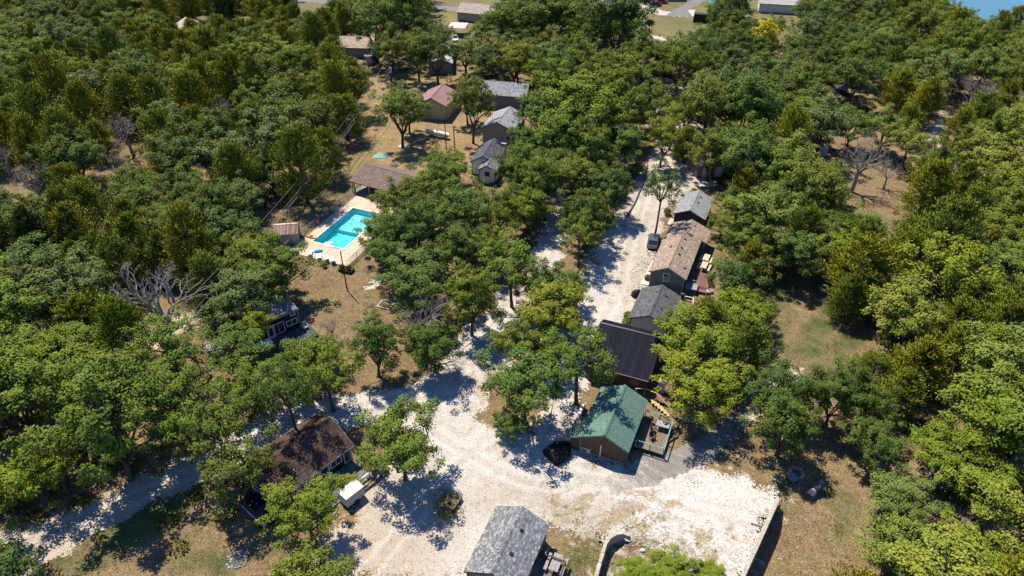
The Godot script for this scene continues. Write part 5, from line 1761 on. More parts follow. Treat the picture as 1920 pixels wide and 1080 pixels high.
	bx("batten", mat(.4, .36, .32), Vector3(0, .14, 0), Vector3(1.4, .05, .08), o)
	# shrubs by the sage cabin
	var sh := 0
	for q in [[16.3, -75.0, .65], [16.0, -73.3, .8], [20.6, -84.6, .45], [27.2, -104.5, .6]]:
		o = thing("round_shrub", ["upper clipped round shrub at the sage cabin's left wall", "lower clipped round shrub at the sage cabin's left wall", "small shrub at the slate cabin's porch corner", "small shrub at the far grey cabin's left corner"][sh], "shrub", q[0], q[1])
		var lb := Mb.new()
		for i in 900:
			var u := unit()
			u.y = absf(u.y) if u.y < -.3 else u.y
			leaf(lb, Vector3(u.x, .95 + u.y, u.z) * q[2] * r(.85, 1.05), (unit() + u * .3).normalized(), (u + unit() * .4).normalized(), r(.12, .2), .1, u * .8, Color.WHITE * r(.75, 1.25))
		put("foliage", lb, leaf_mat("o"), o)
		put("stem", bars([[Vector3(0, -.05, 0), Vector3(0, q[2], 0)]], .08), bark, o)
		sh += 1
	# low white fence and slab right of the sage cabin
	o = thing("white_fence", "low white fence on the grass between sage cabin and hot tub", "fence", 25.6, -79.0, YAW)
	railing(o, [Vector2(-.6, -.4), Vector2(.6, -.4), Vector2(.8, 1.2), Vector2(3.0, 1.2)], 0, .7, white, white, false)
	o = thing("stone_ring", "pale stone ring round the oak's foot beside the asphalt lane", "stone ring", 21.2, -56.6)
	for i in 12:
		var g := TAU * i / 12
		put("stone", dome(Vector3(cos(g) * .8, 0, sin(g) * .8), .2, .22, .2, 4, 7), mat(.42, .40, .38, .9), o)
	o = thing("lane_kerb", "dark retaining edge along the asphalt lane under the teal-railed deck", "edging", 0, 0)
	var kp := [Vector3(13.6, .12, -51.2), Vector3(16.6, .12, -51.8), Vector3(19.0, .12, -53.4), Vector3(19.6, .12, -56.0), Vector3(19.4, .12, -58.2)]
	for i in 4: put("timber", bars([[kp[i], kp[i + 1]]], .18, .28), mat(.13, .10, .075), o)
	# rocks on the brown lawn
	var rk := 0
	for q in [[-20.4, -84.0, .8], [-20.9, -82.4, .45], [11.6, -40.4, .55], [14.2, -38.5, .4], [12.9, -39.3, .3]]:
		o = thing("boulder", ["large pale flat rock on the lawn below the pool", "small white rock beside the large flat rock below the pool", "pale boulder at the end of the curved stone wall", "white rock among weeds right of the curved stone wall", "smallest white rock among weeds by the curved stone wall"][rk], "rock", q[0], q[1])
		var rings := []
		for i in 4:
			var ring := []
			for s in 9:
				var g := TAU * s / 9
				ring.append(Vector3(cos(g) * [1.0, 1.05, .8, .3][i] * r(.8, 1.15), [-.1, .15, .34, .4][i], sin(g) * [.7, .75, .55, .2][i] * r(.8, 1.15)) * q[2])
			rings.append(ring)
		var rb := Mb.new()
		rb.loft(rings)
		put("stone", rb, mat(.58, .53, .46, .9), o)
		rk += 1


func plant_trees():
	grow("b", -11.5, -47.4, 8.7, 8.3, "large full green tree standing alone at the gravel junction beside the brown-roofed house")
	grow("o", -16.9, -63.5, 7.6, 6.9, "slender open-branched oak on the brown lawn, nearest the gravel junction")
	grow("d", -9.8, -64.4, 8.4, 7.6, "dark ragged oak with bare twigs at the lawn edge beside the central gravel road")
	grow("o", 1.5, -55.6, 8.5, 10.0, "broad round green oak left of the twin trunks in front of the black-roofed cabin")
	grow("o", 7.8, -58.7, 9.8, 9.3, "broad oak overhanging the left edge of the black metal roof")
	grow("o", 1.0, -64.6, 7.0, 7.0, "small oak crown just above the broad round oak by the central gravel road")
	grow("o", 4.7, -64.3, 6.3, 6.3, "green oak in the road divider behind the broad round oak")
	grow("o", -0.6, -53.5, 3.4, 4.2, "low leafy oak bough touching the gravel junction below the broad round oak")
	grow("b", 5.5, -69.5, 9.5, 10.0, "light green airy tree between the central gravel road and the cabin drive")
	grow("b", 0.0, -77.9, 8.7, 9.7, "pale thin-crowned tree over the bend of the central gravel road")
	grow("b", 8.7, -78.0, 4.8, 5.3, "small light tree reaching over the cabin drive from the road divider")
	grow("o", 10.4, -88.2, 8.2, 7.1, "upright oak beside the covered boat between the two gravel drives")
	grow("b", 13.5, -99.3, 6.2, 6.2, "yellowish tree above the upright oak between the two gravel drives")
	grow("o", -12.0, -75.4, 9.4, 9.4, "wide oak on the lawn behind the pale dead-limbed tree")
	grow("d", -6.0, -76.3, 4.5, 4.5, "narrow dark oak in the shaded strip left of the central gravel road")
	grow("o", -19.7, -91.3, 9.1, 8.3, "oak that overhangs the right side of the swimming pool")
	grow("o", -19.0, -99.3, 7.9, 7.9, "oak between the pool and the brown-roofed pavilion")
	grow("d", -14.5, -88.2, 9.8, 8.9, "dense oak just right of the pool deck fence")
	grow("o", -11.7, -103.1, 10.3, 10.3, "rounded oak overlapping the right end of the brown-roofed pavilion")
	grow("o", -11.6, -115.5, 7.3, 8.1, "oak directly left of the white gabled house")
	grow("o", -6.8, -94.3, 10.1, 10.1, "oak in the middle grove below the white gabled house")
	grow("d", -7.9, -84.8, 8.7, 8.7, "dark oak in the middle grove nearest the bend of the road")
	grow("o", -2.1, -94.4, 8.5, 8.5, "oak at the right side of the middle grove by the white gravel strip")
	grow("b", -3.2, -86.5, 6.9, 7.2, "lighter tree in the middle grove under the white gravel strip")
	grow("d", 1.1, -108.1, 9.4, 8.6, "dark oak right beside the small white gable")
	grow("o", 2.6, -123.0, 7.4, 7.4, "oak between the tan house and the oak beside the white gable")
	grow("o", -22.8, -132.3, 13.0, 11.3, "tall oak on the brown clearing left of the red-roofed barn")
	grow("o", -8.2, -134.5, 13.4, 9.3, "tall dense oak between the red-roofed barn and the grey-roofed house")
	grow("o", -23.7, -172.5, 12.0, 10.0, "left of two oaks on the yellow field behind the barn")
	grow("d", -18.7, -170.6, 13.4, 11.2, "right of two oaks on the yellow field behind the barn")
	grow("o", -36.9, -187.9, 17.0, 15.6, "big oak shading the tan-roofed house at the far left field")
	grow("d", -30.5, -198.7, 17.0, 14.9, "dark oak beside the mowed far lawn near the cream carport")
	grow("o", -2.9, -190.6, 15.8, 15.8, "round dark oak hiding the white pickup's drive")
	grow("d", 10.2, -193.2, 17.0, 18.9, "largest dark oak at the top beside the round dark oak")
	grow("d", 27.7, -182.9, 17.0, 17.7, "wide dark oak in front of the far white building and its lawn")
	grow("g", -12.0, -176.8, 9.8, 12.3, "silvery green willow-like tree over the grey outbuilding")
	grow("g", -4.9, -179.8, 9.4, 11.1, "grey-green bushy tree right of the silvery willow-like tree")
	grow("o", 5.7, -135.1, 11.5, 11.5, "oak over the right end of the grey-roofed house")
	grow("b", 13.0, -128.6, 16.4, 17.2, "broad bright tree in the grove left of the upper drive")
	grow("o", 21.8, -143.5, 12.6, 12.6, "oak at the upper right of the broad bright oak")
	grow("b", 8.1, -120.6, 11.1, 11.1, "bright tree right of the white house and tan house")
	grow("o", 13.9, -117.8, 11.4, 11.4, "oak in front of the broad bright oak, left of the drive")
	grow("o", 21.0, -122.5, 9.7, 10.8, "oak with a loose crown leaning over the upper drive")
	grow("o", 4.1, -105.0, 9.6, 9.6, "oak in the grove just left of the white gravel strip")
	grow("o", 10.6, -106.8, 9.7, 9.7, "oak in the grove over the top of the white gravel strip")
	grow("d", 16.5, -112.7, 7.4, 8.2, "dark oak behind the bare grey limbs beside the upper drive")
	grow("b", 24.2, -119.2, 2.5, 3.3, "small bright round shrub-like tree at the drive's timber edging")
	grow("b", 32.6, -131.1, 9.1, 7.6, "thin loose tree in the middle of the upper drive")
	grow("o", 23.9, -97.5, 11.7, 6.7, "tall thin oak with a long bare trunk beside the grey car")
	grow("o", 39.3, -130.2, 13.4, 12.2, "left oak of the big clump behind the garage")
	grow("o", 46.7, -130.9, 14.9, 14.9, "crowning oak of the big clump behind the garage")
	grow("o", 42.1, -113.0, 12.4, 12.4, "front oak of the big clump behind the garage")
	grow("o", 37.2, -117.5, 9.8, 8.9, "oak rising right beside the garage doors")
	grow("g", 60.7, -125.7, 11.9, 11.9, "rounded grey-green tree left of the bare silver tree")
	grow("o", 48.9, -97.4, 12.2, 11.6, "large vivid oak above the meadow, right of the cabins")
	grow("o", 42.8, -95.9, 9.4, 9.4, "oak left of the large vivid oak, behind the grey-roofed cabin")
	grow("d", 48.8, -89.8, 8.2, 8.2, "dark lower oak at the top of the meadow")
	grow("d", 38.2, -101.2, 6.1, 7.2, "dark small oak right of the grey-roofed cabin")
	grow("d", 34.7, -97.0, 4.2, 5.3, "small dark oak behind the tan cabin's rear roof")
	grow("b", 35.2, -86.2, 7.2, 7.6, "bright tree leaning over the picnic-table deck")
	grow("d", 30.7, -76.8, 7.7, 8.1, "dark oak right of the tan cabin, below the picnic-table deck")
	grow("b", 23.1, -63.6, 8.4, 9.8, "large bright yellow-green tree overhanging the right side of the black metal roof")
	grow("o", 21.1, -71.0, 3.7, 3.9, "small oak touching the sage cabin's right eave")
	grow("d", 33.3, -73.2, 4.6, 5.1, "dark oak at the left rim of the meadow")
	grow("d", 30.2, -56.3, 7.6, 7.6, "dark spreading oak behind the asphalt lane")
	grow("d", 33.1, -56.1, 6.1, 6.1, "dark oak right of the spreading oak behind the asphalt lane")
	grow("d", 29.6, -50.7, 7.9, 7.2, "leaning dark oak over the shaded lawn chairs")
	grow("b", 11.8, -36.4, 1.6, 3.8, "left bright bush of three at the bottom edge of the white gravel lot")
	grow("b", 15.0, -35.9, 2.0, 4.7, "middle bright bush of three at the bottom edge of the white gravel lot")
	grow("b", 18.4, -35.7, 1.6, 3.7, "right bright bush of three at the bottom edge of the white gravel lot")
	grow("c", 48.9, -78.4, 11.1, 11.1, "big olive cedar on the right edge of the meadow")
	grow("c", 46.0, -74.7, 6.6, 6.6, "olive cedar casting a long shadow on the meadow")
	grow("c", 57.5, -83.2, 8.9, 9.3, "olive cedar behind the big meadow cedar")
	grow("c", 49.0, -61.0, 7.6, 9.0, "wide olive cedar below the meadow")
	grow("c", 44.5, -62.0, 4.7, 5.9, "left half of the cedar pair below the meadow")
	grow("d", 39.8, -54.6, 6.6, 6.6, "dark oak below the cedar pair at the meadow's foot")
	grow("d", 36.5, -54.8, 7.3, 6.9, "dark ragged oak between the spreading lane oak and the cedar pair")
	grow("d", 38.6, -48.9, 6.2, 6.2, "dark oak below the ragged oak, at the top of the dry slope")
	grow("b", 50.2, -50.7, 9.2, 10.3, "large bright green tree on the lower right slope")
	grow("b", 45.3, -47.7, 6.5, 7.3, "bright tree left of the large bright oak on the lower right slope")
	grow("b", 47.1, -42.5, 7.5, 8.4, "bright tree at the right edge below the large bright oak")
	grow("e", 38.8, -42.8, 5.4, 6.4, "pale green tree facing the dry grass right of the concrete wall")
	grow("e", 36.0, -36.9, 5.6, 7.4, "pale low tree at the bottom right beside the dry grass")
	grow("b", 41.8, -36.0, 6.2, 7.8, "low bright tree in the bottom right corner")
	grow("b", -19.6, -40.0, 6.9, 6.9, "bright open tree in front of the brown-roofed house")
	grow("b", -15.0, -48.6, 2.1, 2.6, "small bough-like tree over the house patio")
	grow("o", -23.9, -52.1, 10.6, 6.6, "tall green oak throwing its shade over the brown roof's far slope")
	grow("d", -27.4, -44.4, 8.8, 8.0, "dark spreading oak left of the brown roof, over the shaded grass")
	grow("b", -17.2, -46.2, 1.8, 2.5, "little bright tree beside the white trailer")
	grow("o", -32.9, -79.2, 10.3, 9.4, "big dark oak left of the pool chairs")
	grow("y", 68.1, -190.1, 10.7, 9.3, "golden yellow tree standing out in the far right wood")
	grow("d", 68.2, -215.0, 11.5, 8.8, "dark tree beside the blue canopy at the top")
	grow("y2", -33.3, -68.2, 5.8, 4.8, "yellowish upright tree left of the navy cabin")
	grow("o", -23.6, -64.3, 4.5, 5.0, "oak whose crown hides the foot of the navy cabin's deck")
	grow("o", -24.9, -60.6, 6.9, 7.7, "green oak below the navy cabin's deck")
	grow("o", -29.8, -57.6, 7.3, 8.1, "green oak between the navy cabin and the hidden lane")
	grow("cb", -48.3, -65.2, 9.5, 8.6, "bright feathery cedar left of the utility pole in the lower left wood")
	grow("g", -58.7, -75.4, 10.1, 10.1, "grey-green domed tree left of the big bare tree")
	grow("g", -60.0, -71.4, 7.8, 7.8, "lower grey-green tree at the foot of the domed oak")
	grow("dc", -70.1, -85.2, 12.9, 8.6, "very dark tall spruce at the left edge")
	grow("c", -66.2, -88.3, 9.7, 9.7, "olive cedar right beside the very dark tall spruce")
	grow("d", -46.8, -93.4, 11.0, 10.0, "dark tall oak right of the big bare tree")
	grow("g", -42.6, -119.5, 14.6, 13.9, "big grey-green tree on the left rim of the power line clearing")
	grow("o", -39.4, -129.7, 11.0, 9.6, "tall oak trunked on the rim of the power line clearing")
	grow("o", -35.7, -150.5, 13.4, 8.9, "tall oak at the corner between power line clearing and yellow field")
	grow("c", -38.2, -144.8, 12.8, 9.8, "cedar beside the tall corner oak at the yellow field")
	grow("dc", -84.1, -208.8, 14.0, 11.7, "large dark conifer near the small grey roof at the top left")
	grow("dc", -68.6, -219.1, 9.8, 6.5, "dark narrow conifer by the mowed far lawn")
	grow("b", -56.6, -59.5, 8.5, 9.4, "bright bushy tree at the left edge of the lower left wood")
	grow("b", -49.4, -56.7, 8.7, 9.2, "bright bushy tree left of the utility pole")
	grow("o", -38.4, -55.1, 8.6, 9.0, "green oak in front of the utility pole")
	grow("o", -30.7, -48.6, 8.9, 8.9, "dense green oak shading the lane left of the brown-roofed house")
	grow("d", -35.4, -49.7, 5.5, 5.5, "dark oak directly over the left lane")
	grow("b", -46.8, -45.6, 5.9, 6.6, "bright tree beside the left lane at its lower end")
	grow("b", -51.4, -44.5, 4.7, 5.2, "bright tree in the lower left corner above the lane")
	wood("lower left wood", 0, "b -53.3 -51.8 12.3 12.0 | b -49.9 -38.3 10.0 10.8 | d -45.7 -32.4 8.0 8.3 | o -41.1 -47.5 12.5 11.7 | o -17.4 -31.7 7.3 8.0")
	wood("lower left wood", 1, "o -63.1 -59.3 7.7 8.6 | b -59.7 -54.5 10.0 10.3 | o -44.2 -53.2 10.1 9.3 | b -40.7 -61.3 9.5 8.9 | o -21.3 -57.5 7.5 8.4")
	wood("lower left wood", 2, "b -65.0 -68.3 12.5 11.8 | d -60.0 -63.5 7.6 8.3 | c -55.6 -69.7 7.6 8.1 | b -53.9 -64.2 7.4 8.5 | o -34.2 -63.3 7.5 8.4")
	wood("lower left wood", 3, "c -70.1 -71.8 8.4 7.3")
	wood("poolside wood", 0, "c -75.6 -78.4 9.3 9.0 | c -71.0 -76.3 8.2 8.2 | o -67.1 -80.8 9.8 9.3 | g -66.0 -74.9 10.0 9.4 | c -62.2 -81.2 7.8 6.9 | c -56.6 -81.5 8.7 8.0 | c -42.0 -76.9 8.9 7.8 | g -36.1 -72.8 10.2 9.5")
	wood("poolside wood", 1, "d -78.6 -85.5 11.0 11.6 | d -74.2 -90.0 8.2 8.1 | c -61.5 -85.7 7.0 6.9 | c -56.6 -86.8 8.9 8.9 | c -51.9 -84.9 7.9 7.9 | c -46.4 -82.8 10.7 9.5 | d -43.2 -88.3 9.7 10.6 | o -37.9 -82.6 7.8 8.9")
	wood("poolside wood", 2, "d -84.1 -95.6 9.3 10.6 | c -80.9 -91.5 7.8 7.3 | d -75.9 -94.7 8.7 8.1 | c -70.3 -98.8 9.5 9.8 | c -69.7 -92.6 8.9 7.6 | c -60.9 -93.3 8.3 7.0 | d -55.8 -97.6 7.4 8.1 | d -53.1 -91.1 8.4 8.5")
	wood("poolside wood", 3, "d -91.2 -104.1 11.3 10.4 | c -75.5 -104.6 7.7 7.1 | d -66.4 -108.5 7.1 8.3 | o -61.3 -99.5 7.6 8.2 | d -56.0 -104.1 9.6 10.0 | c -50.7 -100.4 6.9 7.0 | c -47.7 -106.4 10.8 10.0 | g -44.9 -99.8 8.9 8.4")
	wood("poolside wood", 4, "c -95.3 -109.2 8.4 7.2 | d -43.6 -111.6 7.8 8.2 | c -36.9 -108.8 13.1 10.9")
	wood("upper left wood", 0, "c -102.3 -122.6 11.5 9.8 | c -91.0 -126.0 12.5 10.9 | c -90.1 -119.2 9.9 9.0 | c -82.5 -117.8 11.9 10.9 | c -82.1 -126.7 7.6 7.3 | d -78.0 -111.7 12.0 10.9 | c -68.3 -124.7 10.3 8.6 | c -66.4 -119.4 8.8 7.6 | d -60.4 -113.9 10.4 12.1 | o -56.6 -121.9 10.6 10.0 | g -52.0 -114.2 10.7 11.7 | c -50.8 -127.8 8.9 8.6 | c -50.1 -121.6 7.3 6.8 | c -34.9 -118.6 9.1 8.0")
	wood("upper left wood", 1, "c -112.1 -137.1 7.4 7.8 | g -109.0 -131.3 10.9 11.0 | c -104.1 -136.6 8.4 8.5 | c -102.1 -128.7 8.2 7.2 | c -99.1 -133.1 8.6 8.0 | o -93.8 -137.8 7.2 8.0 | c -87.7 -134.2 11.2 10.0 | g -69.9 -132.9 10.3 11.3 | c -62.8 -128.6 9.0 7.7 | c -56.0 -132.0 6.9 6.9 | c -54.4 -136.9 7.7 6.9 | d -46.5 -133.2 10.8 10.2 | c -41.5 -138.1 7.0 6.9 | c -35.0 -136.2 9.7 9.8")
	wood("upper left wood", 2, "c -113.2 -146.4 10.5 10.8 | o -107.8 -142.5 7.2 8.3 | c -106.8 -149.9 11.0 9.4 | c -100.1 -147.1 11.7 10.2 | g -91.2 -145.2 11.4 10.6 | o -83.6 -149.9 11.4 11.8 | c -82.8 -141.9 11.4 10.9 | g -77.0 -147.2 7.7 8.6 | c -75.7 -140.2 11.5 10.0 | c -68.5 -148.6 10.7 9.4 | c -68.4 -141.2 12.8 10.9 | c -57.6 -150.3 12.8 10.6 | o -56.2 -142.6 8.4 9.1 | d -48.6 -141.6 12.7 11.9")
	wood("upper left wood", 3, "e -124.7 -155.6 9.2 9.2 | c -120.0 -150.4 12.8 11.0 | o -113.7 -154.8 8.6 9.1 | c -96.0 -153.2 9.0 8.9 | c -90.2 -151.9 9.5 8.1 | c -89.7 -158.2 8.5 9.0 | e -82.6 -157.6 8.9 8.7 | b -73.4 -153.4 10.7 10.5 | c -64.0 -154.8 12.5 10.7 | c -53.2 -156.4 6.5 6.9 | c -49.2 -150.8 9.4 10.0 | c -47.3 -156.8 7.0 6.9 | e -42.0 -151.0 9.1 9.1 | c -38.1 -156.9 8.3 7.3")
	wood("upper left wood", 4, "o -133.1 -168.9 9.5 10.1 | e -124.6 -164.9 9.2 10.4 | b -114.5 -163.1 11.7 11.9 | b -103.9 -159.0 9.2 10.2 | e -97.4 -160.9 9.6 8.9 | e -92.0 -164.5 10.0 9.4 | c -83.5 -167.7 8.3 8.1 | c -77.6 -162.9 12.8 10.7 | c -70.2 -159.7 10.9 9.5 | c -63.1 -164.1 6.7 6.9 | o -57.4 -160.3 9.0 9.6 | o -49.5 -168.8 11.1 10.1 | c -43.3 -163.5 9.7 9.8 | c -39.2 -167.8 6.9 7.0")
	wood("upper left wood", 5, "b -126.4 -172.5 9.4 10.6 | c -116.3 -173.6 8.3 7.6 | c -111.5 -176.4 8.2 7.2 | c -110.9 -169.7 9.7 9.7 | c -104.4 -172.7 9.1 8.9 | c -99.6 -176.0 7.6 7.1 | c -98.1 -169.3 11.9 10.2 | c -91.3 -171.4 8.9 9.3 | c -85.4 -173.7 10.2 8.6 | c -77.5 -175.9 12.5 10.3 | b -72.0 -168.9 8.5 8.3 | c -66.6 -171.4 7.8 7.8 | e -58.9 -172.7 10.5 12.1 | c -44.6 -173.0 9.1 8.6")
	wood("upper left wood", 6, "g -138.1 -176.6 12.1 11.0 | e -132.7 -183.9 9.4 9.1 | c -129.3 -178.7 8.3 7.7 | c -116.2 -179.1 6.8 7.1 | e -104.0 -181.9 8.9 9.8 | c -98.0 -183.8 8.1 7.5 | c -92.0 -182.2 10.8 9.0 | c -85.4 -180.3 8.0 6.9 | b -69.8 -184.5 9.2 9.3 | b -69.0 -177.3 9.6 10.1 | c -62.5 -178.8 9.4 8.2 | c -60.2 -184.9 8.9 9.0 | c -53.6 -177.1 6.9 7.3 | c -47.3 -180.1 7.2 7.3")
	wood("upper left wood", 7, "c -143.0 -186.5 9.0 8.2 | o -137.3 -191.8 11.2 12.4 | c -129.4 -190.1 10.2 9.9 | g -122.2 -185.1 11.4 11.9 | g -112.8 -185.9 11.6 11.1 | c -103.2 -190.7 8.1 7.6 | c -95.7 -190.7 7.2 7.2 | c -89.6 -187.9 8.6 7.8 | b -83.0 -186.0 8.8 8.2 | c -81.8 -191.2 8.2 6.9 | c -76.2 -190.7 9.0 9.2 | e -64.9 -190.4 8.5 8.1 | e -57.3 -192.6 10.3 10.1 | c -52.6 -185.9 11.5 10.5")
	wood("upper left wood", 8, "e -146.3 -192.8 12.1 12.2 | o -140.5 -198.9 8.9 8.8 | c -134.7 -198.6 7.4 6.9 | c -128.8 -196.9 10.0 9.5 | g -122.5 -194.7 9.2 8.8 | c -114.1 -193.9 10.3 9.1 | c -107.8 -194.3 9.0 8.5 | b -100.6 -198.3 11.0 10.1 | c -94.4 -195.7 7.6 7.3 | c -88.4 -194.4 8.0 8.0 | c -81.8 -197.1 9.2 9.2 | c -73.5 -199.5 7.9 6.9 | e -67.9 -197.5 7.7 8.3 | c -52.8 -199.1 9.6 9.4")
	wood("upper left wood", 9, "c -156.4 -206.8 10.9 9.3 | e -149.2 -201.4 9.1 9.9 | g -137.1 -204.1 7.5 8.6 | c -129.3 -204.8 7.1 6.9 | c -122.0 -201.2 7.5 6.9 | e -113.3 -202.6 10.0 10.0 | c -107.4 -199.9 7.2 6.9 | c -93.3 -204.7 6.6 6.8 | c -90.4 -199.9 6.7 7.1 | c -77.5 -202.6 7.7 6.9 | c -69.5 -205.1 10.1 8.8 | c -59.1 -201.1 9.0 7.9 | c -59.0 -206.8 7.1 7.2 | c -53.9 -206.0 8.4 7.4")
	wood("upper left wood", 10, "c -160.7 -211.9 9.6 9.5 | c -150.1 -207.3 6.7 7.0 | e -145.7 -213.8 8.8 9.3 | e -143.6 -207.7 8.5 8.5 | g -137.9 -211.8 10.1 10.2 | e -128.7 -210.2 7.3 8.0 | o -121.5 -208.7 11.4 11.7 | c -116.4 -214.2 8.3 7.4 | o -112.6 -209.4 8.4 8.5 | c -104.1 -209.7 11.5 10.6 | c -73.8 -212.2 10.1 9.3 | c -67.8 -213.8 8.7 8.4 | c -63.8 -209.1 8.3 7.3 | c -50.6 -212.1 10.6 9.8")
	wood("upper left wood", 11, "e -165.3 -219.5 10.6 10.4 | e -158.6 -218.2 9.9 9.2 | c -151.2 -214.9 7.8 6.9 | e -149.8 -222.9 10.8 11.0 | c -143.2 -220.0 7.8 7.2 | e -138.0 -218.5 8.1 8.5 | o -129.7 -217.6 8.5 9.7 | e -123.1 -219.1 10.3 9.4 | e -115.9 -221.7 11.7 12.6 | c -108.9 -217.8 8.0 7.6 | c -108.0 -223.0 7.2 7.4 | c -77.5 -218.3 8.5 8.5 | c -54.3 -218.2 8.7 7.2 | b -48.1 -220.7 9.0 10.4")
	wood("upper left wood", 12, "c -165.7 -226.1 9.2 7.9 | c -158.9 -227.7 8.7 7.9 | c -146.4 -229.0 9.1 8.3 | e -138.8 -226.2 11.0 10.8 | o -128.6 -225.6 9.2 8.4 | c -120.8 -229.1 8.6 7.3 | c -114.5 -229.5 8.9 8.6 | c -102.7 -228.6 12.2 10.1 | o -92.4 -228.1 12.3 12.7 | b -80.9 -226.1 9.6 8.8 | c -74.0 -224.0 8.9 8.1 | e -53.5 -225.0 8.0 8.9 | c -53.0 -231.5 9.6 8.3 | c -48.3 -228.3 9.4 8.1")
	wood("upper left wood", 13, "e -175.2 -236.7 8.9 9.1 | c -169.8 -232.6 9.3 7.7 | c -161.5 -235.9 9.1 8.7 | e -153.0 -232.0 11.3 11.9 | e -143.9 -234.2 8.3 8.5 | g -137.8 -233.0 9.2 8.7 | e -134.4 -237.9 8.7 8.4 | e -130.4 -232.4 8.4 9.3 | e -118.4 -235.6 12.7 11.7 | c -108.6 -233.8 10.7 10.8 | c -97.4 -234.5 10.9 10.8 | c -84.4 -232.8 6.9 6.9 | b -75.9 -232.7 11.7 11.0 | c -49.4 -236.3 8.6 7.3")
	wood("upper left wood", 14, "c -166.4 -243.6 7.7 8.2 | c -157.6 -242.0 9.2 9.4 | e -149.0 -239.7 10.9 10.1 | e -140.8 -240.2 9.7 10.6 | e -126.3 -238.1 9.0 9.9 | e -116.7 -243.7 11.5 11.0 | c -110.0 -240.7 9.6 8.9 | c -103.3 -241.7 10.1 8.6 | c -95.2 -242.3 7.6 7.1 | c -90.4 -240.3 7.6 7.1 | c -82.5 -238.5 10.5 9.6 | e -75.6 -240.5 8.0 9.0 | c -57.1 -239.2 8.1 8.3 | o -50.7 -242.1 7.4 8.6")
	wood("upper left wood", 15, "c -177.2 -243.7 9.1 9.0 | o -174.4 -251.0 7.9 8.6 | e -158.7 -249.4 11.7 11.9 | g -151.0 -246.0 8.0 8.4 | o -143.8 -248.9 11.0 12.9 | c -134.2 -246.2 12.9 10.9 | c -125.4 -245.0 7.3 7.8 | c -117.8 -250.5 7.2 7.4 | c -109.2 -249.6 9.2 8.3 | c -100.0 -248.5 8.2 8.5 | c -89.5 -246.6 9.0 9.0 | b -81.1 -245.6 9.3 9.2 | c -58.2 -244.6 8.2 7.4 | c -52.5 -247.4 8.1 6.9")
	wood("upper left wood", 16, "e -181.4 -254.1 12.9 12.4 | e -168.8 -254.8 8.3 9.3 | e -152.1 -253.8 7.7 8.7 | o -134.6 -254.2 7.7 8.5 | c -128.8 -252.5 7.6 7.8 | e -123.3 -255.0 9.4 8.6 | c -110.7 -254.7 7.9 7.0 | c -103.6 -254.6 8.3 7.7 | e -96.1 -254.3 9.5 10.9 | c -89.5 -254.1 7.9 8.0 | o -82.1 -254.5 11.0 12.1 | c -59.5 -253.8 7.9 7.8 | c -54.4 -252.7 7.5 7.1 | c -48.4 -253.2 10.0 9.6")
	wood("middle grove", 0, "o -17.9 -84.7 7.9 8.1 | g -14.4 -80.7 8.4 8.6 | b -13.5 -95.6 8.5 8.6 | o -12.7 -109.7 7.9 8.5 | o -5.5 -71.6 8.8 8.0 | o 2.6 -98.1 8.5 8.3 | o 2.6 -115.8 8.0 8.5 | o 5.0 -75.3 8.3 8.4 | d 8.1 -112.9 8.3 8.6 | d 11.8 -93.6 9.5 8.8 | d 16.7 -103.6 9.3 8.9 | b 29.2 -123.3 8.8 8.1")
	wood("middle grove", 1, "g -22.3 -140.0 8.0 8.4 | o -9.9 -144.7 7.8 8.1 | b 7.7 -160.4 8.7 8.6 | b 9.6 -142.9 11.9 11.8 | o 11.3 -153.2 11.7 11.3 | o 15.5 -137.1 8.0 8.5 | o 17.9 -159.6 10.6 10.7 | o 19.7 -153.2 7.8 8.2 | d 23.8 -132.9 9.7 10.1 | o 26.8 -157.9 11.3 12.4 | o 31.1 -151.1 7.9 9.3 | d 31.4 -142.0 9.0 9.9")
	wood("middle grove", 2, "o -32.1 -180.4 9.2 9.6 | o -31.0 -172.9 9.5 9.3 | d -6.3 -170.2 8.4 9.0 | b 0.7 -164.9 12.4 11.3 | o 1.4 -172.6 10.1 9.2 | g 9.8 -169.4 11.0 12.8 | o 10.7 -180.8 9.6 10.4 | o 19.0 -169.9 8.4 9.0 | o 19.0 -177.8 9.3 9.0 | o 26.1 -168.3 8.7 8.9 | o 32.9 -166.0 8.1 8.6 | o 33.5 -173.5 10.1 10.6")
	wood("middle grove", 3, "o -27.5 -187.9 8.1 8.4 | o -23.4 -181.8 10.0 10.1 | g -21.9 -195.3 8.6 9.2 | o -19.6 -188.2 8.8 8.0 | d -7.4 -198.8 8.0 8.8 | d -0.7 -201.4 7.4 8.5 | g 4.5 -182.9 8.7 8.3 | b 16.2 -185.7 8.6 8.6 | o 19.8 -200.4 11.9 12.1 | o 25.1 -192.5 8.7 8.7 | o 26.8 -202.6 9.5 8.7 | b 30.8 -197.1 9.4 9.3")
	wood("middle grove", 4, "o -38.8 -218.7 11.5 10.8 | o -38.0 -209.5 12.2 11.6 | d -32.5 -222.8 9.2 9.4 | b -28.6 -216.4 9.8 10.4 | d -26.9 -209.7 7.9 9.0 | d -2.1 -216.6 7.7 8.3 | o 0.7 -210.1 7.3 8.5 | o 7.4 -217.0 8.5 9.3 | o 9.0 -206.8 9.2 10.4 | d 15.3 -217.5 10.5 11.9 | o 21.1 -209.6 9.7 8.9 | d 32.0 -208.7 7.8 8.9")
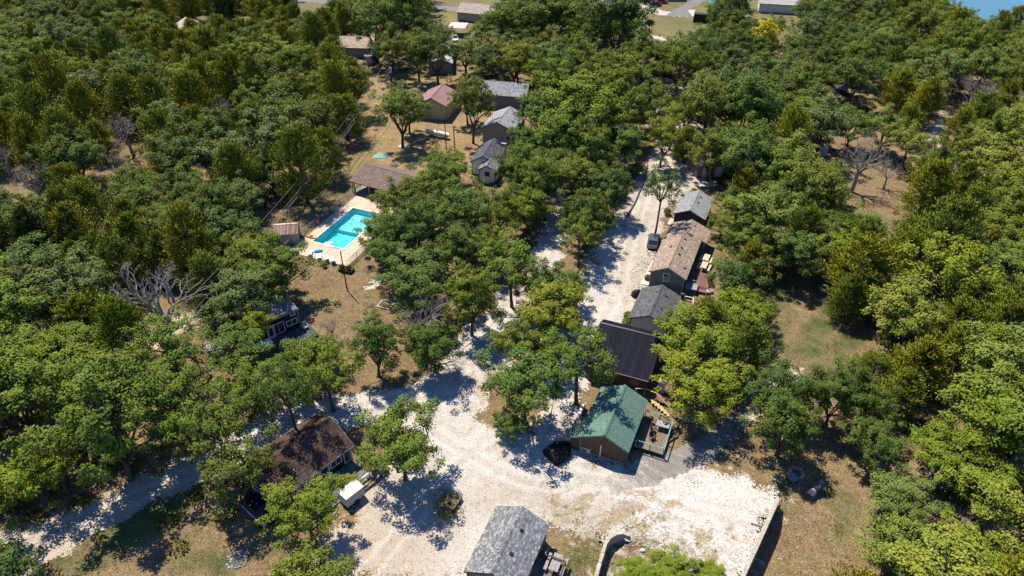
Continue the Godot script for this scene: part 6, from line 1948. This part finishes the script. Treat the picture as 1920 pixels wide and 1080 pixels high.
	wood("middle grove", 5, "d -42.3 -232.3 8.9 8.4 | o -39.9 -238.1 8.5 8.3 | o -36.2 -229.0 10.3 11.0 | o -31.9 -238.2 13.5 12.4 | o -29.0 -229.4 7.0 8.2 | o -1.0 -223.0 8.6 8.0 | d 3.9 -231.0 11.3 12.4 | o 6.4 -223.9 7.6 8.4 | b 11.7 -235.7 10.4 10.0 | b 16.5 -228.1 7.0 8.2 | o 20.7 -222.8 7.4 8.7 | b 21.2 -231.4 9.0 8.3")
	wood("middle grove", 6, "o -42.7 -244.0 9.6 10.2 | o -36.7 -250.9 13.0 12.1 | o -30.0 -255.0 8.3 8.4 | d -28.9 -245.4 6.9 8.1 | o 0.3 -246.1 8.2 8.2 | d 0.8 -254.8 9.1 10.7 | o 4.5 -241.7 10.2 9.5 | b 10.1 -255.1 12.5 12.7 | d 10.4 -246.8 9.3 10.4 | g 16.6 -240.7 9.3 8.5 | o 17.6 -252.6 8.1 9.1 | b 22.9 -248.0 7.8 8.6")
	wood("far right wood", 0, "c 34.4 -125.4 7.4 7.2 | o 44.5 -121.2 10.0 9.6 | o 47.9 -106.9 10.6 11.0 | e 50.0 -114.7 10.2 10.7 | c 52.9 -121.8 10.4 9.9 | e 75.9 -121.7 8.7 8.3 | d 76.2 -111.7 8.5 8.2 | c 78.8 -116.6 7.0 7.2 | e 86.8 -112.1 10.5 12.3 | o 88.7 -120.5 9.1 9.2 | b 94.0 -125.9 8.6 8.4 | c 97.1 -114.9 8.1 8.3 | b 98.4 -121.2 10.7 10.2 | e 101.7 -128.9 11.1 11.8")
	wood("far right wood", 1, "g 36.2 -136.9 7.9 8.7 | o 53.1 -137.5 8.9 10.5 | o 55.2 -130.6 8.4 8.5 | o 61.3 -138.2 8.7 9.3 | o 63.1 -132.3 8.2 8.2 | o 69.3 -131.3 8.9 8.8 | e 75.1 -129.2 8.8 8.7 | c 81.8 -134.5 7.1 6.8 | c 90.0 -129.8 8.6 7.1 | c 95.5 -133.3 10.0 9.2 | c 99.4 -137.5 6.8 7.2 | c 104.5 -140.2 8.4 7.7 | e 107.3 -134.9 9.0 8.3 | b 112.3 -138.7 10.4 9.5")
	wood("far right wood", 2, "o 41.3 -149.9 7.0 8.1 | g 42.7 -142.8 12.9 12.1 | o 50.8 -152.0 7.4 8.1 | d 55.2 -146.5 10.3 11.5 | o 58.9 -152.6 8.4 9.3 | g 66.0 -144.4 8.2 8.8 | o 66.2 -151.3 10.3 10.9 | c 88.4 -152.5 9.6 8.4 | c 90.6 -144.4 11.2 9.6 | e 94.0 -150.4 8.4 8.9 | c 109.7 -147.1 8.1 7.1 | o 113.0 -153.4 10.6 11.1 | b 118.2 -146.0 8.6 8.1 | e 121.4 -151.2 8.6 9.5")
	wood("far right wood", 3, "o 38.4 -156.3 12.2 11.4 | o 47.4 -164.8 8.7 8.5 | d 48.5 -157.4 7.8 8.4 | g 55.5 -160.0 7.9 8.8 | g 65.6 -164.2 9.0 9.0 | g 66.7 -158.1 8.8 8.5 | d 74.8 -160.6 7.4 8.2 | d 79.3 -154.5 12.2 11.6 | d 80.9 -162.5 8.2 8.7 | b 89.4 -158.8 8.7 9.1 | e 101.1 -158.6 10.9 12.5 | c 106.9 -164.0 9.6 10.0 | e 115.1 -163.8 11.2 11.0 | b 123.9 -158.7 12.8 11.6")
	wood("far right wood", 4, "o 40.4 -165.2 11.2 11.2 | d 48.3 -173.5 10.0 11.5 | g 53.7 -166.9 9.2 8.6 | o 60.7 -170.7 8.0 9.2 | o 69.8 -169.8 8.6 8.4 | d 78.8 -172.8 9.2 9.7 | o 87.1 -170.6 10.4 10.1 | c 95.4 -171.5 7.2 7.3 | e 97.3 -166.1 7.8 8.5 | o 112.1 -173.7 13.2 12.4 | o 118.7 -170.7 7.2 8.1 | c 124.1 -172.3 7.3 7.2 | d 127.2 -166.6 11.1 10.3 | o 133.7 -170.6 8.9 9.5")
	wood("far right wood", 5, "d 39.8 -176.6 8.8 9.3 | d 47.0 -180.6 9.1 9.6 | d 56.9 -176.6 10.1 10.6 | d 64.8 -180.1 9.5 9.6 | o 73.8 -181.2 8.4 9.2 | d 85.7 -177.0 9.1 8.3 | d 91.2 -181.5 11.6 12.1 | o 99.1 -180.4 9.6 10.6 | b 103.2 -174.2 8.7 8.4 | c 110.0 -180.9 7.9 7.1 | c 118.1 -181.7 8.3 7.1 | c 123.0 -178.4 9.1 7.7 | e 128.9 -175.0 9.1 8.7 | o 136.4 -176.1 8.3 8.2")
	wood("far right wood", 6, "d 51.1 -186.1 8.3 8.1 | o 58.4 -184.2 11.3 10.6 | g 80.6 -189.9 10.1 11.8 | d 82.7 -182.6 8.9 8.8 | o 89.2 -190.5 9.3 9.6 | e 100.4 -188.6 8.8 10.3 | c 106.4 -185.5 8.2 7.0 | d 112.8 -185.4 7.3 8.4 | b 123.7 -186.6 11.5 10.6 | c 129.1 -182.9 7.9 7.6 | b 135.1 -184.3 8.3 9.1 | d 137.2 -190.5 8.4 8.8 | c 140.7 -182.5 7.0 7.1 | c 144.3 -187.3 10.1 8.5")
	wood("far right wood", 7, "o 54.2 -193.5 9.3 9.8 | d 60.5 -190.9 7.6 8.1 | d 60.6 -198.6 11.0 10.7 | d 69.1 -197.2 9.4 10.5 | d 84.9 -198.8 9.5 10.4 | g 95.6 -194.8 9.4 8.7 | o 103.6 -198.6 7.8 9.0 | o 110.2 -194.0 12.8 12.5 | d 117.2 -190.6 10.4 9.6 | c 123.5 -196.1 10.4 8.7 | o 129.8 -192.6 8.8 9.2 | c 137.0 -197.9 8.8 8.3 | e 142.4 -193.7 8.8 8.4 | e 148.9 -194.1 9.7 9.1")
	wood("far right wood", 8, "o 62.2 -206.0 8.9 10.1 | o 74.8 -204.1 7.8 8.3 | d 87.0 -207.3 10.9 12.6 | d 94.8 -204.2 9.3 9.5 | o 101.1 -205.6 9.0 9.2 | o 109.0 -204.1 8.8 8.8 | c 117.1 -210.6 8.3 7.1 | o 117.9 -202.2 9.7 8.9 | o 125.7 -203.4 9.5 10.9 | c 131.6 -199.8 7.1 7.0 | o 133.4 -209.9 7.5 8.1 | c 142.8 -200.9 9.5 8.7 | c 152.0 -207.7 6.6 6.9 | o 153.9 -201.0 9.7 11.3")
	wood("far right wood", 9, "o 62.2 -213.0 9.0 9.3 | o 89.0 -214.5 9.4 9.0 | g 93.4 -221.8 8.3 8.0 | o 94.2 -210.8 8.7 8.9 | d 102.0 -217.0 9.9 10.5 | o 105.1 -225.3 11.5 10.5 | g 108.5 -212.1 10.7 10.4 | o 112.2 -221.7 9.4 9.6 | c 117.5 -217.0 9.8 8.1 | d 126.3 -212.5 10.0 9.1 | b 129.1 -218.3 8.3 8.4 | e 132.7 -225.3 7.6 8.5 | b 135.4 -218.4 7.7 8.2 | c 160.7 -211.7 9.0 7.5")
	wood("far right wood", 10, "o 68.1 -228.1 12.5 13.0 | d 69.1 -241.7 9.8 9.0 | d 72.3 -236.3 9.3 8.5 | o 96.6 -232.4 10.3 10.9 | o 108.6 -235.1 9.5 10.5 | o 111.5 -229.2 8.7 8.0 | o 114.9 -240.8 8.0 8.7 | o 117.4 -233.0 7.8 9.0 | e 120.6 -227.6 9.8 9.2 | d 121.7 -242.3 11.3 10.3 | e 127.1 -228.1 8.4 8.6 | o 130.0 -236.5 12.8 12.5 | o 136.9 -240.8 8.6 8.8 | e 139.0 -233.9 8.8 8.8")
	wood("far right wood", 11, "g 75.8 -254.0 10.3 9.8 | g 75.8 -247.3 9.2 9.1 | o 101.8 -243.7 8.7 8.6 | o 103.1 -251.7 8.6 8.1 | o 109.2 -248.3 10.9 11.7 | g 118.3 -251.7 12.1 12.2 | d 129.6 -245.6 11.7 11.5 | b 129.8 -254.6 7.6 8.9 | c 137.2 -251.9 8.2 7.4 | b 140.9 -245.9 10.5 9.9 | e 143.7 -252.7 10.2 10.2")
	wood("meadow wood", 0, "c 28.3 -63.0 7.9 8.2 | e 50.2 -67.7 11.2 10.4 | e 54.2 -55.7 10.9 10.8 | c 54.6 -63.7 8.0 7.4 | c 56.9 -68.2 8.2 8.4 | b 58.9 -60.5 8.5 8.1 | c 61.7 -66.4 9.1 8.6 | c 64.7 -62.2 8.6 8.6")
	wood("meadow wood", 1, "c 25.4 -69.6 7.3 7.1 | b 30.0 -70.7 8.1 8.6 | c 34.3 -81.3 8.6 8.4 | c 52.4 -73.2 7.6 7.8 | b 58.3 -74.8 12.2 11.7 | o 64.6 -76.4 7.5 8.8 | c 67.1 -70.7 9.2 8.9 | e 72.2 -74.8 7.3 8.3")
	wood("meadow wood", 2, "o 41.8 -83.7 8.9 8.9 | c 44.1 -88.3 9.3 7.9 | b 47.9 -84.5 9.3 8.4 | c 52.2 -86.1 9.0 7.5 | c 63.4 -84.5 11.9 10.6 | e 69.0 -81.7 7.9 8.7 | c 71.5 -86.5 7.1 7.1 | b 74.7 -83.1 7.5 8.5")
	wood("meadow wood", 3, "e 38.3 -91.1 10.7 10.9 | o 53.8 -92.2 8.1 9.5 | c 61.9 -89.9 7.4 7.6 | o 69.1 -91.0 7.1 8.2 | c 75.0 -97.5 7.7 7.9 | o 75.9 -90.9 8.7 9.8 | e 82.0 -88.5 8.5 9.1 | c 87.6 -97.9 8.4 7.5")
	wood("meadow wood", 4, "c 40.3 -106.0 6.9 6.9 | c 54.5 -104.9 7.0 6.9 | c 70.5 -103.4 10.7 9.8 | c 78.2 -106.4 8.9 7.8 | o 81.6 -98.1 9.1 9.8 | b 83.6 -104.2 8.8 8.9 | c 89.3 -104.8 8.1 7.0 | b 93.3 -108.5 7.1 8.3")
	wood("meadow wood", 5, "e 56.0 -110.5 7.1 8.3")
	wood("lower right wood", 0, "c 29.2 -31.5 6.8 7.0 | e 36.6 -31.1 10.2 11.9 | c 44.1 -31.2 9.9 9.2 | e 47.0 -36.1 10.2 9.3 | b 53.4 -44.7 12.9 12.3")
	wood("lower right wood", 1, "b 21.8 -56.4 8.8 9.2 | c 45.3 -57.0 7.2 7.3 | b 57.6 -50.5 8.6 9.6")
	dead_tree(-45.0, -68.7, 13.0, 12.0, "large bare grey dead tree by the gravel patch in the left wood")
	dead_tree(-77.5, -129.0, 9.0, 8.0, "bare grey dead tree amid the olive cedars of the left wood")
	dead_tree(-61.6, -138.4, 8.0, 8.0, "bare silver dead tree nearer the pool in the upper left wood")
	dead_tree(-83.3, -106.9, 9.0, 9.0, "bare dead tree at the left edge of the upper left wood")
	dead_tree(-73.4, -115.0, 8.0, 7.0, "faded half dead tree below the bare tree amid cedars")
	dead_tree(62.9, -112.9, 11.0, 12.0, "large forked dead tree on the dry clearing right of the cabins")
	dead_tree(69.3, -113.9, 6.0, 9.0, "lower dead tree leaning right beside the large forked dead tree")
	dead_tree(102.0, -147.3, 10.0, 11.0, "pale dead tree bristling with twigs at the far right")
	dead_tree(-12.0, -68.2, 9.0, 7.0, "pale dead-limbed tree at the edge of the brown lawn")
	dead_tree(18.6, -119.4, 7.0, 9.0, "bare grey limbs in the grove left of the upper drive")
	dead_tree(-96.9, -119.4, 7.0, 7.0, "thin bare tree at the far left edge")
	dead_tree(-24.3, -70.9, 4.0, 4.0, "low bare fallen-looking branch tree right of the navy cabin")
	dead_tree(-20.6, -44.3, 4.5, 4.0, "bare branch beside the tarp-dark end of the brown-roofed house")
